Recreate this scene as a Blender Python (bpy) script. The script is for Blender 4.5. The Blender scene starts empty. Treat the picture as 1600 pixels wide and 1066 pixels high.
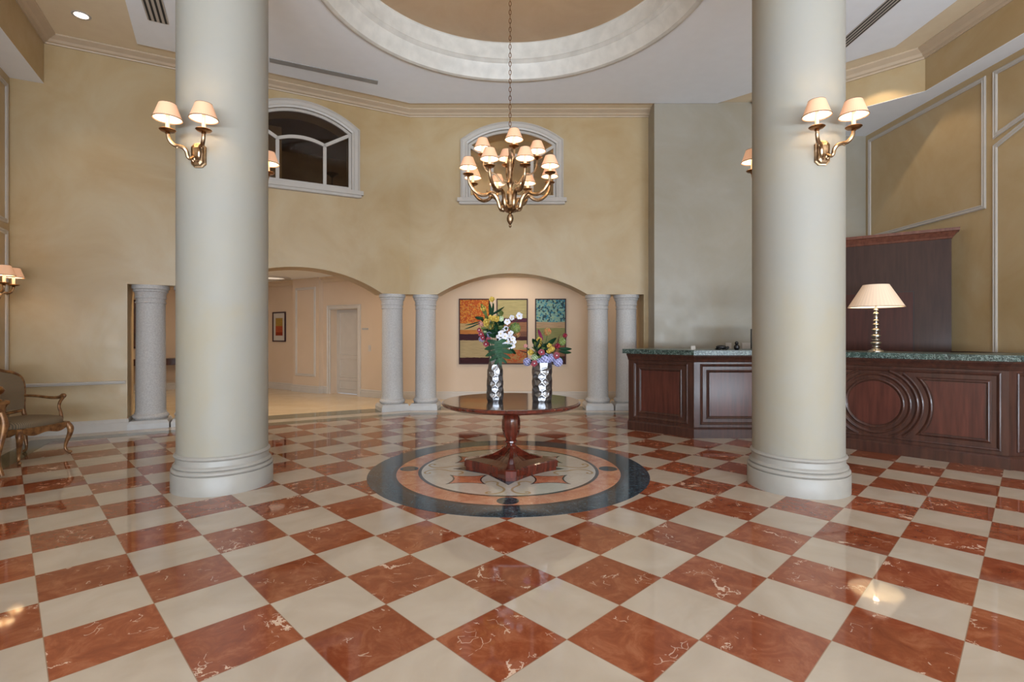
import bpy, bmesh, math, random
from math import sin, cos, pi, radians, sqrt, atan2
from mathutils import Vector, Matrix
from mathutils.geometry import tessellate_polygon

S = bpy.context.scene
COL = S.collection

# ------------------------------------------------------------------ camera
cam_d = bpy.data.cameras.new('camera'); cam = bpy.data.objects.new('camera', cam_d); COL.objects.link(cam)
cam.location = (0, 0, 1.4); cam.rotation_euler = (pi/2, 0, 0)
cam_d.sensor_width = 36; cam_d.lens = 805*36/1600; cam_d.shift_y = -10.5/1600
cam_d.clip_start = 0.05
S.camera = cam
# ------------------------------------------------------------------ world, exposure, big lights
W = bpy.data.worlds.new('world'); S.world = W; W.use_nodes = True
W.node_tree.nodes['Background'].inputs[0].default_value = (0.75, 0.85, 1.0, 1)
W.node_tree.nodes['Background'].inputs[1].default_value = 0.6
S.view_settings.view_transform = 'Standard'; S.view_settings.look = 'None'
S.view_settings.gamma = 1; S.view_settings.exposure = 0.04
S.view_settings.use_curve_mapping = False

def area(name, loc, rot, sx, sy, power, color):
    d = bpy.data.lights.new(name, 'AREA'); d.shape = 'RECTANGLE'; d.size = sx; d.size_y = sy
    d.energy = power; d.color = color
    o = bpy.data.objects.new(name, d); COL.objects.link(o); o.location = loc; o.rotation_euler = rot
    return o
DAY = (0.74, 0.87, 1.0)
WX = (-2.6, 0.95, 4.45, 8.0)                     # the glazed bays of the entrance front behind the camera
for k, x in enumerate(WX):
    area('daylight', (x, -7.25, 2.2), (pi/2, 0, 0), 3.2, 3.9, 145, DAY)
    # added uplights below the same bays, only to brighten the ceiling
    area('added_ceiling_uplight', (x, -7.3, .9), (radians(150), 0, 0), 3.2, 1.6, 740, DAY)
# downlights and the hall's ceiling lights
WARM = (1.0, 0.78, 0.52)
def spot(name, loc, power, ang=70, blend=.5, target=None, color=WARM):
    d = bpy.data.lights.new(name, 'SPOT'); d.energy = power; d.color = color
    d.spot_size = radians(ang); d.spot_blend = blend; d.shadow_soft_size = 0.03
    o = bpy.data.objects.new(name, d); COL.objects.link(o); o.location = loc
    if target: o.rotation_euler = (Vector(target)-Vector(loc)).to_track_quat('-Z', 'Y').to_euler()
    return o
for p, e in (((-2.35, 9.84, 2.72), 14), ((-3.95, 9.22, 2.72), 26), ((-5.25, 8.57, 2.72), 20), ((0, 10.25, 2.72), 16), ((-8.6, 10.2, 2.72), 34), ((2.55, 10.25, 2.72), 7)):
    area('hall_light', p, (0, 0, 0), .4, .4, e, (1, .86, .68))

# ------------------------------------------------------------------ materials
def newmat(name):
    m = bpy.data.materials.new(name); m.use_nodes = True
    return m, m.node_tree.nodes, m.node_tree.links, m.node_tree.nodes['Principled BSDF']
def srgb(r, g, b):
    f = lambda c: ((c/255+.055)/1.055)**2.4 if c/255 > .04045 else c/255/12.92
    return (f(r), f(g), f(b), 1)
def plain(name, c, rough=.5, metal=0, c2=None, scale=6, bump=0, bscale=40, coat=0, emis=None, es=0, detail=4):
    m, n, l, b = newmat(name)
    b.inputs['Base Color'].default_value = c; b.inputs['Roughness'].default_value = rough
    b.inputs['Metallic'].default_value = metal; b.inputs['Coat Weight'].default_value = coat
    b.inputs['Coat Roughness'].default_value = .08
    if emis: b.inputs['Emission Color'].default_value = emis; b.inputs['Emission Strength'].default_value = es
    tc = n.new('ShaderNodeTexCoord')
    c2 = c2 or tuple(x*.86 for x in c[:3])+(1,)
    nz = n.new('ShaderNodeTexNoise'); nz.inputs['Scale'].default_value = scale; nz.inputs['Detail'].default_value = detail
    l.new(tc.outputs['Object'], nz.inputs['Vector'])
    r = n.new('ShaderNodeValToRGB'); r.color_ramp.elements[0].position = .35; r.color_ramp.elements[1].position = .65
    r.color_ramp.elements[0].color = c2; r.color_ramp.elements[1].color = c
    l.new(nz.outputs['Fac'], r.inputs['Fac']); l.new(r.outputs['Color'], b.inputs['Base Color'])
    if bump:
        z2 = n.new('ShaderNodeTexNoise'); z2.inputs['Scale'].default_value = bscale; z2.inputs['Detail'].default_value = 3
        l.new(tc.outputs['Object'], z2.inputs['Vector'])
        bp = n.new('ShaderNodeBump'); bp.inputs['Strength'].default_value = bump; bp.inputs['Distance'].default_value = .01
        l.new(z2.outputs['Fac'], bp.inputs['Height']); l.new(bp.outputs['Normal'], b.inputs['Normal'])
    return m
def M_(n, op, a=None, b_=None, c_=None):
    x = n.new('ShaderNodeMath'); x.operation = op
    for i, v in enumerate((a, b_, c_)):
        if v is None: continue
        if isinstance(v, (int, float)): x.inputs[i].default_value = v
        else: n.id_data.links.new(v, x.inputs[i])
    return x.outputs[0]
def mix(n, fac, a, b_):
    x = n.new('ShaderNodeMix'); x.data_type = 'RGBA'
    L = n.id_data.links
    if isinstance(fac, (int, float)): x.inputs[0].default_value = fac
    else: L.new(fac, x.inputs[0])
    for i, v in ((6, a), (7, b_)):
        if isinstance(v, tuple): x.inputs[i].default_value = v
        else: L.new(v, x.inputs[i])
    return x.outputs[2]

def plaster(name, c1, c2, c3, rough=.38):
    m, n, l, b = newmat(name)
    tc = n.new('ShaderNodeTexCoord')
    z = n.new('ShaderNodeTexNoise'); z.inputs['Scale'].default_value = .9; z.inputs['Detail'].default_value = 7; z.inputs['Roughness'].default_value = .6; z.inputs['Distortion'].default_value = .6
    l.new(tc.outputs['Object'], z.inputs['Vector'])
    r = n.new('ShaderNodeValToRGB'); e = r.color_ramp.elements
    e[0].position = .33; e[0].color = c2; e[1].position = .68; e[1].color = c3; k = e.new(.5); k.color = c1
    l.new(z.outputs['Fac'], r.inputs['Fac']); l.new(r.outputs['Color'], b.inputs['Base Color'])
    z2 = n.new('ShaderNodeTexNoise'); z2.inputs['Scale'].default_value = 5; z2.inputs['Detail'].default_value = 5
    l.new(tc.outputs['Object'], z2.inputs['Vector'])
    l.new(M_(n, 'MULTIPLY_ADD', z2.outputs['Fac'], .3, rough-.15), b.inputs['Roughness'])
    bp = n.new('ShaderNodeBump'); bp.inputs['Strength'].default_value = .12; bp.inputs['Distance'].default_value = .01
    l.new(z2.outputs['Fac'], bp.inputs['Height']); l.new(bp.outputs['Normal'], b.inputs['Normal'])
    return m
m_wall = plaster('wall_plaster', srgb(178, 153, 114), srgb(171, 143, 100), srgb(182, 161, 126))
m_walluse = m_wall
m_cool = plaster('wall_plaster_cool_lit', srgb(150, 141, 125), srgb(145, 135, 116), srgb(156, 148, 134))  # same plaster as the other walls, cool daylight tint put into the colour
m_column = plaster('column_plaster', srgb(150, 145, 134), srgb(153, 144, 126), srgb(147, 144, 137), .55)
m_column.node_tree.nodes['Principled BSDF'].inputs['Specular IOR Level'].default_value = .3
m_colbase = plain('column_base_paint', srgb(152, 147, 139), .4, c2=srgb(148, 142, 134))
m_hall = plain('hall_wall_paint', srgb(196, 173, 150), .6, scale=2, c2=srgb(193, 170, 146))
m_crown = plain('crown_paint', srgb(192, 170, 144), .5, c2=srgb(187, 166, 141))
m_white = plain('white_trim_paint', srgb(184, 175, 165), .45, c2=srgb(180, 171, 161))
m_ceil = plain('white_ceiling_paint', srgb(238, 240, 244), .8, c2=srgb(236, 238, 242))
m_ceilt = plain('tan_ceiling_paint', srgb(226, 208, 178), .7, c2=srgb(223, 204, 174))
m_dome = plaster('dome_plaster', srgb(200, 170, 134), srgb(186, 156, 122), srgb(208, 180, 144), .5)
m_ring = plain('dome_ring_paint', srgb(212, 206, 196), .5)
m_stone = plain('speckled_stone', srgb(194, 190, 186), .6, c2=srgb(176, 171, 168), scale=60, bump=.15, bscale=120)
m_plinth = plain('smooth_stone', srgb(190, 187, 184), .4, c2=srgb(184, 180, 177))
m_vent = plain('vent_metal', srgb(160, 158, 156), .5)
m_dark = plain('dark_slot', srgb(40, 38, 38), .7)
m_black = plain('black_plastic', srgb(18, 18, 20), .35)
m_brass = plain('antique_brass', srgb(184, 158, 128), .32, 1, c2=srgb(126, 98, 70), scale=22)
m_brassd = plain('aged_brass', srgb(176, 132, 88), .35, 1, c2=srgb(130, 92, 58), scale=20)
m_silvergold = plain('champagne_metal', srgb(206, 200, 190), .3, 1, c2=srgb(160, 152, 142), scale=30)
m_gilt = plain('gilded_wood', srgb(150, 106, 64), .38, .35, c2=srgb(98, 62, 36), scale=18)
m_candle = plain('candle_sleeve', srgb(240, 214, 180), .6, emis=srgb(255, 200, 150), es=.35)
m_silver = plain('hammered_silver', srgb(150, 150, 154), .34, 1, c2=srgb(128, 127, 130))
m_grout = plain('grout', srgb(120, 96, 78), .6)

def wood(name, c1, c2, rough=.25, coat=.6):
    m, n, l, b = newmat(name)
    tc = n.new('ShaderNodeTexCoord'); mp = n.new('ShaderNodeMapping'); mp.inputs['Scale'].default_value = (14, 14, 1.2)
    l.new(tc.outputs['Object'], mp.inputs['Vector'])
    z = n.new('ShaderNodeTexNoise'); z.inputs['Scale'].default_value = 2; z.inputs['Detail'].default_value = 6
    l.new(mp.outputs[0], z.inputs['Vector'])
    r = n.new('ShaderNodeValToRGB'); r.color_ramp.elements[0].position = .3; r.color_ramp.elements[1].position = .7
    r.color_ramp.elements[0].color = c1; r.color_ramp.elements[1].color = c2
    l.new(z.outputs['Fac'], r.inputs['Fac']); l.new(r.outputs['Color'], b.inputs['Base Color'])
    b.inputs['Roughness'].default_value = rough; b.inputs['Coat Weight'].default_value = coat; b.inputs['Coat Roughness'].default_value = .15; b.inputs['Specular IOR Level'].default_value = .15
    return m
m_wood = wood('dark_mahogany', srgb(54, 34, 28), srgb(76, 46, 36), .35, .35)
m_wood2 = wood('partition_wood', srgb(58, 40, 33), srgb(70, 48, 39), .5, .05)
m_tablewood = wood('polished_table_wood', srgb(58, 24, 16), srgb(104, 42, 28), .14, 1.0)
m_tabletop = wood('table_top_veneer', srgb(46, 30, 24), srgb(64, 40, 30), .04, 1.0)

def stone(name, c1, c2, vein, rough=.08, scale=5, vth=.03):
    m, n, l, b = newmat(name)
    tc = n.new('ShaderNodeTexCoord')
    z = n.new('ShaderNodeTexNoise'); z.inputs['Scale'].default_value = scale; z.inputs['Detail'].default_value = 8; z.inputs['Distortion'].default_value = 1.2
    l.new(tc.outputs['Object'], z.inputs['Vector'])
    r = n.new('ShaderNodeValToRGB'); r.color_ramp.elements[0].position = .35; r.color_ramp.elements[1].position = .62
    r.color_ramp.elements[0].color = c1; r.color_ramp.elements[1].color = c2
    l.new(z.outputs['Fac'], r.inputs['Fac'])
    z2 = n.new('ShaderNodeTexNoise'); z2.inputs['Scale'].default_value = scale*1.3; z2.inputs['Detail'].default_value = 5; z2.inputs['Distortion'].default_value = 2
    l.new(tc.outputs['Object'], z2.inputs['Vector'])
    v = M_(n, 'LESS_THAN', M_(n, 'ABSOLUTE', M_(n, 'SUBTRACT', z2.outputs['Fac'], .5)), vth*.35)
    l.new(mix(n, M_(n, 'MULTIPLY', v, .5), r.outputs['Color'], vein), b.inputs['Base Color'])
    b.inputs['Roughness'].default_value = rough
    return m
m_green = stone('green_marble', srgb(24, 40, 50), srgb(46, 66, 78), srgb(110, 130, 134), .08, 9)
m_countertop = stone('green_counter_marble', srgb(18, 32, 29), srgb(44, 64, 57), srgb(170, 186, 178), .3, 14, .06)
m_orange = stone('rose_marble', srgb(176, 112, 84), srgb(196, 138, 106), srgb(206, 170, 144), .08, 6)
m_redinlay = stone('red_inlay_marble', srgb(176, 96, 66), srgb(196, 120, 88), srgb(220, 170, 140), .08, 6)
m_cream = stone('cream_marble', srgb(186, 170, 150), srgb(196, 182, 164), srgb(178, 162, 142), .08, 2.5)
m_hallfloor = stone('hall_floor_marble', srgb(210, 184, 146), srgb(218, 194, 158), srgb(204, 178, 140), .1, 1.5)
m_border = stone('border_marble', srgb(84, 84, 66), srgb(112, 110, 88), srgb(140, 136, 112), .1, 4)
m_whiteinlay = stone('white_inlay_marble', srgb(188, 178, 164), srgb(198, 190, 178), srgb(182, 172, 156), .08, 3)
m_taninlay = plain('tan_inlay', srgb(176, 150, 112), .12)
m_darkline = plain('dark_inlay_line', srgb(52, 46, 48), .12)

# checker floor -----------------------------------------------------------
def floor_mat():
    m, n, l, b = newmat('checker_marble')
    d = .3021; L = d*sqrt(2); yw = -.0071
    em = Vector((cos(yw), sin(yw), 0)); en = Vector((-sin(yw), cos(yw), 0))
    a = (em+en).normalized(); c = (em-en).normalized(); O = Vector((-.0505, 2.364, 0))
    tc = n.new('ShaderNodeTexCoord')
    def dot(v):
        x = n.new('ShaderNodeVectorMath'); x.operation = 'DOT_PRODUCT'; l.new(tc.outputs['Object'], x.inputs[0]); x.inputs[1].default_value = v/L
        return M_(n, 'ADD', x.outputs['Value'], .5-O.dot(v)/L)
    u = dot(a); v = dot(c)
    iu = M_(n, 'FLOOR', u); iv = M_(n, 'FLOOR', v)
    par = M_(n, 'ABSOLUTE', M_(n, 'MODULO', M_(n, 'ADD', iu, iv), 2))      # 0 red, 1 cream
    par = M_(n, 'GREATER_THAN', par, .5)
    fu = M_(n, 'SUBTRACT', u, iu); fv = M_(n, 'SUBTRACT', v, iv)
    g = .0045
    edge = M_(n, 'MINIMUM', M_(n, 'MINIMUM', fu, M_(n, 'SUBTRACT', 1, fu)), M_(n, 'MINIMUM', fv, M_(n, 'SUBTRACT', 1, fv)))
    gr = M_(n, 'LESS_THAN', edge, g)
    cb = n.new('ShaderNodeCombineXYZ'); l.new(iu, cb.inputs[0]); l.new(iv, cb.inputs[1])
    wn = n.new('ShaderNodeTexWhiteNoise'); l.new(cb.outputs[0], wn.inputs['Vector'])
    sc = n.new('ShaderNodeVectorMath'); sc.operation = 'SCALE'; l.new(wn.outputs['Color'], sc.inputs[0]); sc.inputs['Scale'].default_value = 40
    ad = n.new('ShaderNodeVectorMath'); ad.operation = 'ADD'; l.new(tc.outputs['Object'], ad.inputs[0]); l.new(sc.outputs[0], ad.inputs[1])
    P = ad.outputs[0]
    z = n.new('ShaderNodeTexNoise'); z.inputs['Scale'].default_value = 7; z.inputs['Detail'].default_value = 9; z.inputs['Roughness'].default_value = .7; z.inputs['Distortion'].default_value = .8; l.new(P, z.inputs['Vector'])
    r = n.new('ShaderNodeValToRGB'); e = r.color_ramp.elements; e[0].position = .3; e[0].color = srgb(118, 56, 34); e[1].position = .7; e[1].color = srgb(160, 98, 68); k = e.new(.5); k.color = srgb(138, 71, 44)
    l.new(z.outputs['Fac'], r.inputs['Fac'])
    # white calcite veins: thin level sets of a noise, only where a second noise is high
    z2 = n.new('ShaderNodeTexNoise'); z2.inputs['Scale'].default_value = 2.2; z2.inputs['Detail'].default_value = 7; z2.inputs['Roughness'].default_value = .6; z2.inputs['Distortion'].default_value = .4; l.new(P, z2.inputs['Vector'])
    z3 = n.new('ShaderNodeTexNoise'); z3.inputs['Scale'].default_value = 4.0; z3.inputs['Detail'].default_value = 3; l.new(P, z3.inputs['Vector'])
    th = M_(n, 'MULTIPLY', M_(n, 'MAXIMUM', M_(n, 'SUBTRACT', z3.outputs['Fac'], .56), 0), .10)
    vn = M_(n, 'LESS_THAN', M_(n, 'ABSOLUTE', M_(n, 'SUBTRACT', z2.outputs['Fac'], .5)), th)
    # small flecks
    vo = n.new('ShaderNodeTexVoronoi'); vo.feature = 'DISTANCE_TO_EDGE'; vo.inputs['Scale'].default_value = 11; 
    zd = n.new('ShaderNodeVectorMath'); zd.operation = 'SCALE'; zd.inputs['Scale'].default_value = .35; l.new(z3.outputs['Color'], zd.inputs[0])
    za = n.new('ShaderNodeVectorMath'); za.operation = 'ADD'; l.new(P, za.inputs[0]); l.new(zd.outputs[0], za.inputs[1]); l.new(za.outputs[0], vo.inputs['Vector'])
    z4 = n.new('ShaderNodeTexNoise'); z4.inputs['Scale'].default_value = 9; l.new(P, z4.inputs['Vector'])
    fl = M_(n, 'MULTIPLY', M_(n, 'LESS_THAN', vo.outputs['Distance'], .02), M_(n, 'GREATER_THAN', z4.outputs['Fac'], .62))
    vv = M_(n, 'MINIMUM', M_(n, 'ADD', M_(n, 'MULTIPLY', vn, .7), M_(n, 'MULTIPLY', fl, .5)), .8)
    red = mix(n, vv, r.outputs['Color'], srgb(226, 200, 176))
    # per-tile tone
    hs = n.new('ShaderNodeHueSaturation'); l.new(red, hs.inputs['Color']); l.new(M_(n, 'MULTIPLY_ADD', wn.outputs['Value'], .24, .88), hs.inputs['Value'])
    zc = n.new('ShaderNodeTexNoise'); zc.inputs['Scale'].default_value = 2.5; zc.inputs['Detail'].default_value = 5; zc.inputs['Distortion'].default_value = 1; l.new(P, zc.inputs['Vector'])
    rc = n.new('ShaderNodeValToRGB'); rc.color_ramp.elements[0].color = srgb(174, 158, 140); rc.color_ramp.elements[1].color = srgb(188, 173, 156); rc.color_ramp.elements[0].position = .3; rc.color_ramp.elements[1].position = .7
    l.new(zc.outputs['Fac'], rc.inputs['Fac'])
    col = mix(n, par, hs.outputs['Color'], rc.outputs['Color'])
    col = mix(n, M_(n, 'MULTIPLY', gr, .8), col, srgb(140, 112, 90))
    l.new(col, b.inputs['Base Color'])
    b.inputs['Roughness'].default_value = .045
    b.inputs['IOR'].default_value = 1.55
    zb = n.new('ShaderNodeTexNoise'); zb.inputs['Scale'].default_value = 1.5; l.new(tc.outputs['Object'], zb.inputs['Vector'])
    bp = n.new('ShaderNodeBump'); bp.inputs['Strength'].default_value = .02; bp.inputs['Distance'].default_value = .02
    l.new(zb.outputs['Fac'], bp.inputs['Height']); l.new(bp.outputs['Normal'], b.inputs['Normal'])
    return m
m_floor = floor_mat()

def shade_mat(name, c, es, trans=.5):
    m, n, l, b = newmat(name)
    b.inputs['Base Color'].default_value = c; b.inputs['Roughness'].default_value = .9
    tc = n.new('ShaderNodeTexCoord')
    sp = n.new('ShaderNodeSeparateXYZ'); l.new(tc.outputs['Object'], sp.inputs[0])
    an = M_(n, 'ARCTAN2', sp.outputs[1], sp.outputs[0])
    rib = M_(n, 'SINE', M_(n, 'MULTIPLY', an, 44))
    hs = n.new('ShaderNodeHueSaturation'); hs.inputs['Color'].default_value = c; l.new(M_(n, 'MULTIPLY_ADD', rib, .05, .95), hs.inputs['Value'])
    l.new(hs.outputs['Color'], b.inputs['Base Color'])
    t = n.new('ShaderNodeBsdfTranslucent'); t.inputs['Color'].default_value = c
    mx = n.new('ShaderNodeMixShader'); mx.inputs[0].default_value = trans
    l.new(b.outputs[0], mx.inputs[1]); l.new(t.outputs[0], mx.inputs[2])
    l.new(mx.outputs[0], n['Material Output'].inputs['Surface'])
    b.inputs['Emission Color'].default_value = c; b.inputs['Emission Strength'].default_value = es
    return m
m_shade = shade_mat('lamp_shade_fabric', srgb(232, 184, 148), .24, .08)
m_lampshade = shade_mat('large_shade_fabric', srgb(232, 206, 180), .16, .08)
m_rim = plain('shade_trim', srgb(132, 96, 74), .6)
m_lining = plain('lit_shade_lining', srgb(250, 240, 220), .8, emis=srgb(255, 232, 196), es=.6)
m_bulb = plain('bulb_glow', (1, .85, .6, 1), .5, emis=(1, .82, .55, 1), es=8)
m_can = plain('downlight_glow', (1, .9, .75, 1), .5, emis=(1, .92, .8, 1), es=5)
m_pane, _n, _l, _b = newmat('window_glass')
_b.inputs['Base Color'].default_value = (.55, .5, .45, 1); _b.inputs['Roughness'].default_value = .03; _b.inputs['Transmission Weight'].default_value = 1; _b.inputs['IOR'].default_value = 1.05
_b.inputs['Coat Weight'].default_value = .5; _b.inputs['Coat Roughness'].default_value = .03

def fabric(name, c1, c2):
    m, n, l, b = newmat(name)
    tc = n.new('ShaderNodeTexCoord'); w = n.new('ShaderNodeTexWave'); w.inputs['Scale'].default_value = 22; w.bands_direction = 'Y'
    l.new(tc.outputs['Object'], w.inputs['Vector'])
    l.new(mix(n, w.outputs['Fac'], c1, c2), b.inputs['Base Color']); b.inputs['Roughness'].default_value = .75
    return m
m_fabric = fabric('striped_upholstery', srgb(84, 72, 54), srgb(128, 106, 80))
m_leaf = plain('glossy_leaf', srgb(28, 70, 38), .5, c2=srgb(16, 46, 30), scale=12)
m_leaf.node_tree.nodes['Principled BSDF'].inputs['Specular IOR Level'].default_value = .25
m_leafl = plain('pale_leaf', srgb(120, 132, 70), .5, c2=srgb(92, 108, 52), scale=14)
m_yel = plain('yellow_petal', srgb(204, 178, 88), .7, c2=srgb(184, 152, 62), scale=30)
m_wht = plain('white_petal', srgb(208, 206, 212), .7, c2=srgb(196, 194, 204))
m_red = plain('crimson_petal', srgb(128, 14, 38), .6, c2=srgb(92, 10, 30), scale=30)
m_pnk = plain('dusty_pink_petal', srgb(190, 130, 120), .6)
m_hyd = plain('lilac_petal', srgb(164, 162, 196), .7, c2=srgb(140, 140, 184), scale=60)
m_hydg = plain('pale_green_petal', srgb(168, 182, 138), .7, scale=60)
m_org = plain('orange_petal', srgb(182, 98, 58), .7, c2=srgb(140, 128, 72), scale=40)
m_mag = plain('magenta_petal', srgb(140, 36, 84), .6)
m_twig = plain('dark_twig', srgb(84, 34, 30), .7)

# ------------------------------------------------------------------ mesh helpers
def link(name, bm, m, parent=None, smooth=False, loc=None, rot=None, autos=None):
    me = bpy.data.meshes.new(name)
    bmesh.ops.recalc_face_normals(bm, faces=bm.faces[:])
    if smooth:
        for f in bm.faces: f.smooth = True
        ca = autos or radians(38)
        for e in bm.edges:
            if len(e.link_faces) == 2 and e.calc_face_angle(0) > ca: e.smooth = False
    bm.to_mesh(me); bm.free()
    for x in (m if isinstance(m, (list, tuple)) else [m]): me.materials.append(x)
    o = bpy.data.objects.new(name, me); COL.objects.link(o)
    if parent: o.parent = parent
    if loc: o.location = loc
    if rot: o.rotation_euler = rot
    return o
def tag(o, label, cat, group=None, kind=None):
    o['label'] = label; o['category'] = cat
    if group: o['group'] = group
    if kind: o['kind'] = kind
    return o
def struct(o, label=None):
    o['kind'] = 'structure'
    if label: o['label'] = label
    return o
def empty(name, loc=(0, 0, 0), rz=0):
    o = bpy.data.objects.new(name, None); COL.objects.link(o); o.location = loc; o.rotation_euler = (0, 0, rz); o.empty_display_size = .1
    return o
def copy_tree(o, parent=None):
    c = o.copy(); COL.objects.link(c)
    if parent: c.parent = parent
    for ch in list(o.children): copy_tree(ch, c)
    return c
def box(bm, x0, x1, y0, y1, z0, z1, M=None):
    v = [bm.verts.new((x, y, z)) for x in (x0, x1) for y in (y0, y1) for z in (z0, z1)]
    if M is not None:
        for q in v: q.co = M @ q.co
    for f in ((0, 1, 3, 2), (4, 6, 7, 5), (0, 4, 5, 1), (2, 3, 7, 6), (0, 2, 6, 4), (1, 5, 7, 3)): bm.faces.new([v[i] for i in f])
    return v
def lathe(bm, prof, n=32, c=(0, 0, 0), cap=True, M=None, rf=None):
    rings = []
    for r, z in prof:
        ring = []
        for i in range(n):
            a = 2*pi*i/n; rr = r if rf is None else rf(r, z, a)
            p = Vector((c[0]+rr*cos(a), c[1]+rr*sin(a), c[2]+z))
            ring.append(bm.verts.new(M @ p if M is not None else p))
        rings.append(ring)
    for a, b in zip(rings, rings[1:]):
        for i in range(n): bm.faces.new((a[i], a[(i+1) % n], b[(i+1) % n], b[i]))
    if cap:
        for ring in (rings[0], rings[-1]):
            bm.faces.new(ring)
def tube(bm, pts, rad, n=8, cap=True, flat=1.0):
    pts = [Vector(p) for p in pts]; k = len(pts)
    if isinstance(rad, (int, float)): rad = [rad]*k
    up = Vector((0, 0, 1)); T = [(pts[min(i+1, k-1)]-pts[max(i-1, 0)]).normalized() for i in range(k)]
    if abs(T[0].dot(up)) > .95: up = Vector((1, 0, 0))
    nrm = (up-T[0]*up.dot(T[0])).normalized(); rings = []
    for i in range(k):
        nrm = (nrm-T[i]*nrm.dot(T[i])).normalized(); bi = T[i].cross(nrm)
        rings.append([bm.verts.new(pts[i]+(nrm*cos(2*pi*j/n)+bi*sin(2*pi*j/n)*flat)*rad[i]) for j in range(n)])
    for a, b in zip(rings, rings[1:]):
        for j in range(n): bm.faces.new((a[j], a[(j+1) % n], b[(j+1) % n], b[j]))
    if cap: bm.faces.new(rings[0]); bm.faces.new(rings[-1][::-1])
def smoothpath(P, k=6):
    P = [Vector(p) for p in P]; out = []
    for i in range(len(P)-1):
        p0 = P[max(i-1, 0)]; p1 = P[i]; p2 = P[i+1]; p3 = P[min(i+2, len(P)-1)]
        for j in range(k):
            t = j/k
            out.append(.5*((2*p1)+(p2-p0)*t+(2*p0-5*p1+4*p2-p3)*t*t+(-p0+3*p1-3*p2+p3)*t**3))
    out.append(P[-1]); return out
def interp(R, n):
    out = []
    for i in range(n):
        t = i/(n-1)*(len(R)-1); a = min(int(t), len(R)-2); out.append(R[a]+(R[a+1]-R[a])*(t-a))
    return out
def stube(bm, P, R, k=6, n=8, flat=1.0):
    q = smoothpath(P, k); tube(bm, q, interp(R, len(q)), n, flat=flat)
def ball(bm, c, r, sx=1, sy=1, sz=1, seg=12, ring=8):
    M = Matrix.Translation(Vector(c)) @ Matrix.Diagonal((sx*r, sy*r, sz*r, 1))
    bmesh.ops.create_uvsphere(bm, u_segments=seg, v_segments=ring, radius=1, matrix=M)
def sweep(bm, path, prof, closed=False, side=1, f=None, capends=True):
    """sweep a profile [(offset, height)] along a 2D path with mitred corners; f maps (x, y, h) to 3D"""
    f = f or (lambda x, y, h: Vector((x, y, h)))
    P = [Vector(p).to_2d() if len(p) > 2 else Vector(p) for p in path]; n = len(P)
    def nor(a, b):
        d = (b-a).normalized(); return Vector((-d.y, d.x))*side
    M = []
    for i in range(n):
        if closed: a, b = nor(P[i-1], P[i]), nor(P[i], P[(i+1) % n])
        elif i == 0: a = b = nor(P[0], P[1])
        elif i == n-1: a = b = nor(P[-2], P[-1])
        else: a, b = nor(P[i-1], P[i]), nor(P[i], P[i+1])
        s = a+b
        M.append(s/max(.2, s.dot(a)) if s.length > 1e-6 else a)
    rows = [[bm.verts.new(f(P[i].x+M[i].x*o, P[i].y+M[i].y*o, h)) for (o, h) in prof] for i in range(n)]
    R = rows+[rows[0]] if closed else rows
    for a, b in zip(R, R[1:]):
        for j in range(len(prof)-1):
            bm.faces.new((a[j], b[j], b[j+1], a[j+1]))
    if not closed and capends and len(prof) > 2:
        try: bm.faces.new(rows[0]); bm.faces.new(rows[-1])
        except Exception: pass
def prism(bm, loops, f, t0, t1):
    """solid from a 2D polygon with holes; f(u, v, t) to 3D"""
    pts = [p for lp in loops for p in lp]
    tri = tessellate_polygon([[Vector((p[0], p[1], 0)) for p in lp] for lp in loops])
    A = [bm.verts.new(f(p[0], p[1], t0)) for p in pts]; B = [bm.verts.new(f(p[0], p[1], t1)) for p in pts]
    for t in tri:
        if len(set(t)) < 3: continue
        for V in (A, B):
            try: bm.faces.new([V[i] for i in t])
            except ValueError: pass
    o = 0
    for lp in loops:
        k = len(lp)
        for i in range(k):
            a, b = o+i, o+(i+1) % k
            try: bm.faces.new((A[a], A[b], B[b], B[a]))
            except ValueError: pass
        o += k
def flat_poly(bm, pts, z, zb=None):
    prism(bm, [pts], lambda u, v, t: Vector((u, v, t)), z, zb if zb is not None else z-.02)
def arc(cx, zs, half, rise, n=24, rev=False):
    R = (half*half+rise*rise)/(2*rise); cz = zs+rise-R; a = math.asin(half/R)
    p = [(cx+R*sin(-a+2*a*i/n), cz+R*cos(-a+2*a*i/n)) for i in range(n+1)]
    return p[::-1] if rev else p
def at(px, py, Y): return Vector(((px-800)*Y/805, Y, 1.4+(522.5-py)*Y/805))

# ------------------------------------------------------------------ plan geometry
CR = Vector((-1.888, 9.5))                       # inside corner of the two arched walls
D1 = Vector((-cos(radians(28)), -sin(radians(28)))); N1 = Vector((-D1.y, D1.x)); N1 = Vector((.469, -.883)).normalized()
ZC = 5.5                                         # tan ceiling
def diag(s, z, off=0):                           # point on the left arched wall, off metres into the room
    p = CR+D1*s+N1*off; return Vector((p.x, p.y, z))
s_low, s_up, s_jamb = 5.503, 5.15, 4.22
WLc = CR+D1*s_low                                # lower left corner
UL = CR+D1*s_up
LEFT_T = 5.2

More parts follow.
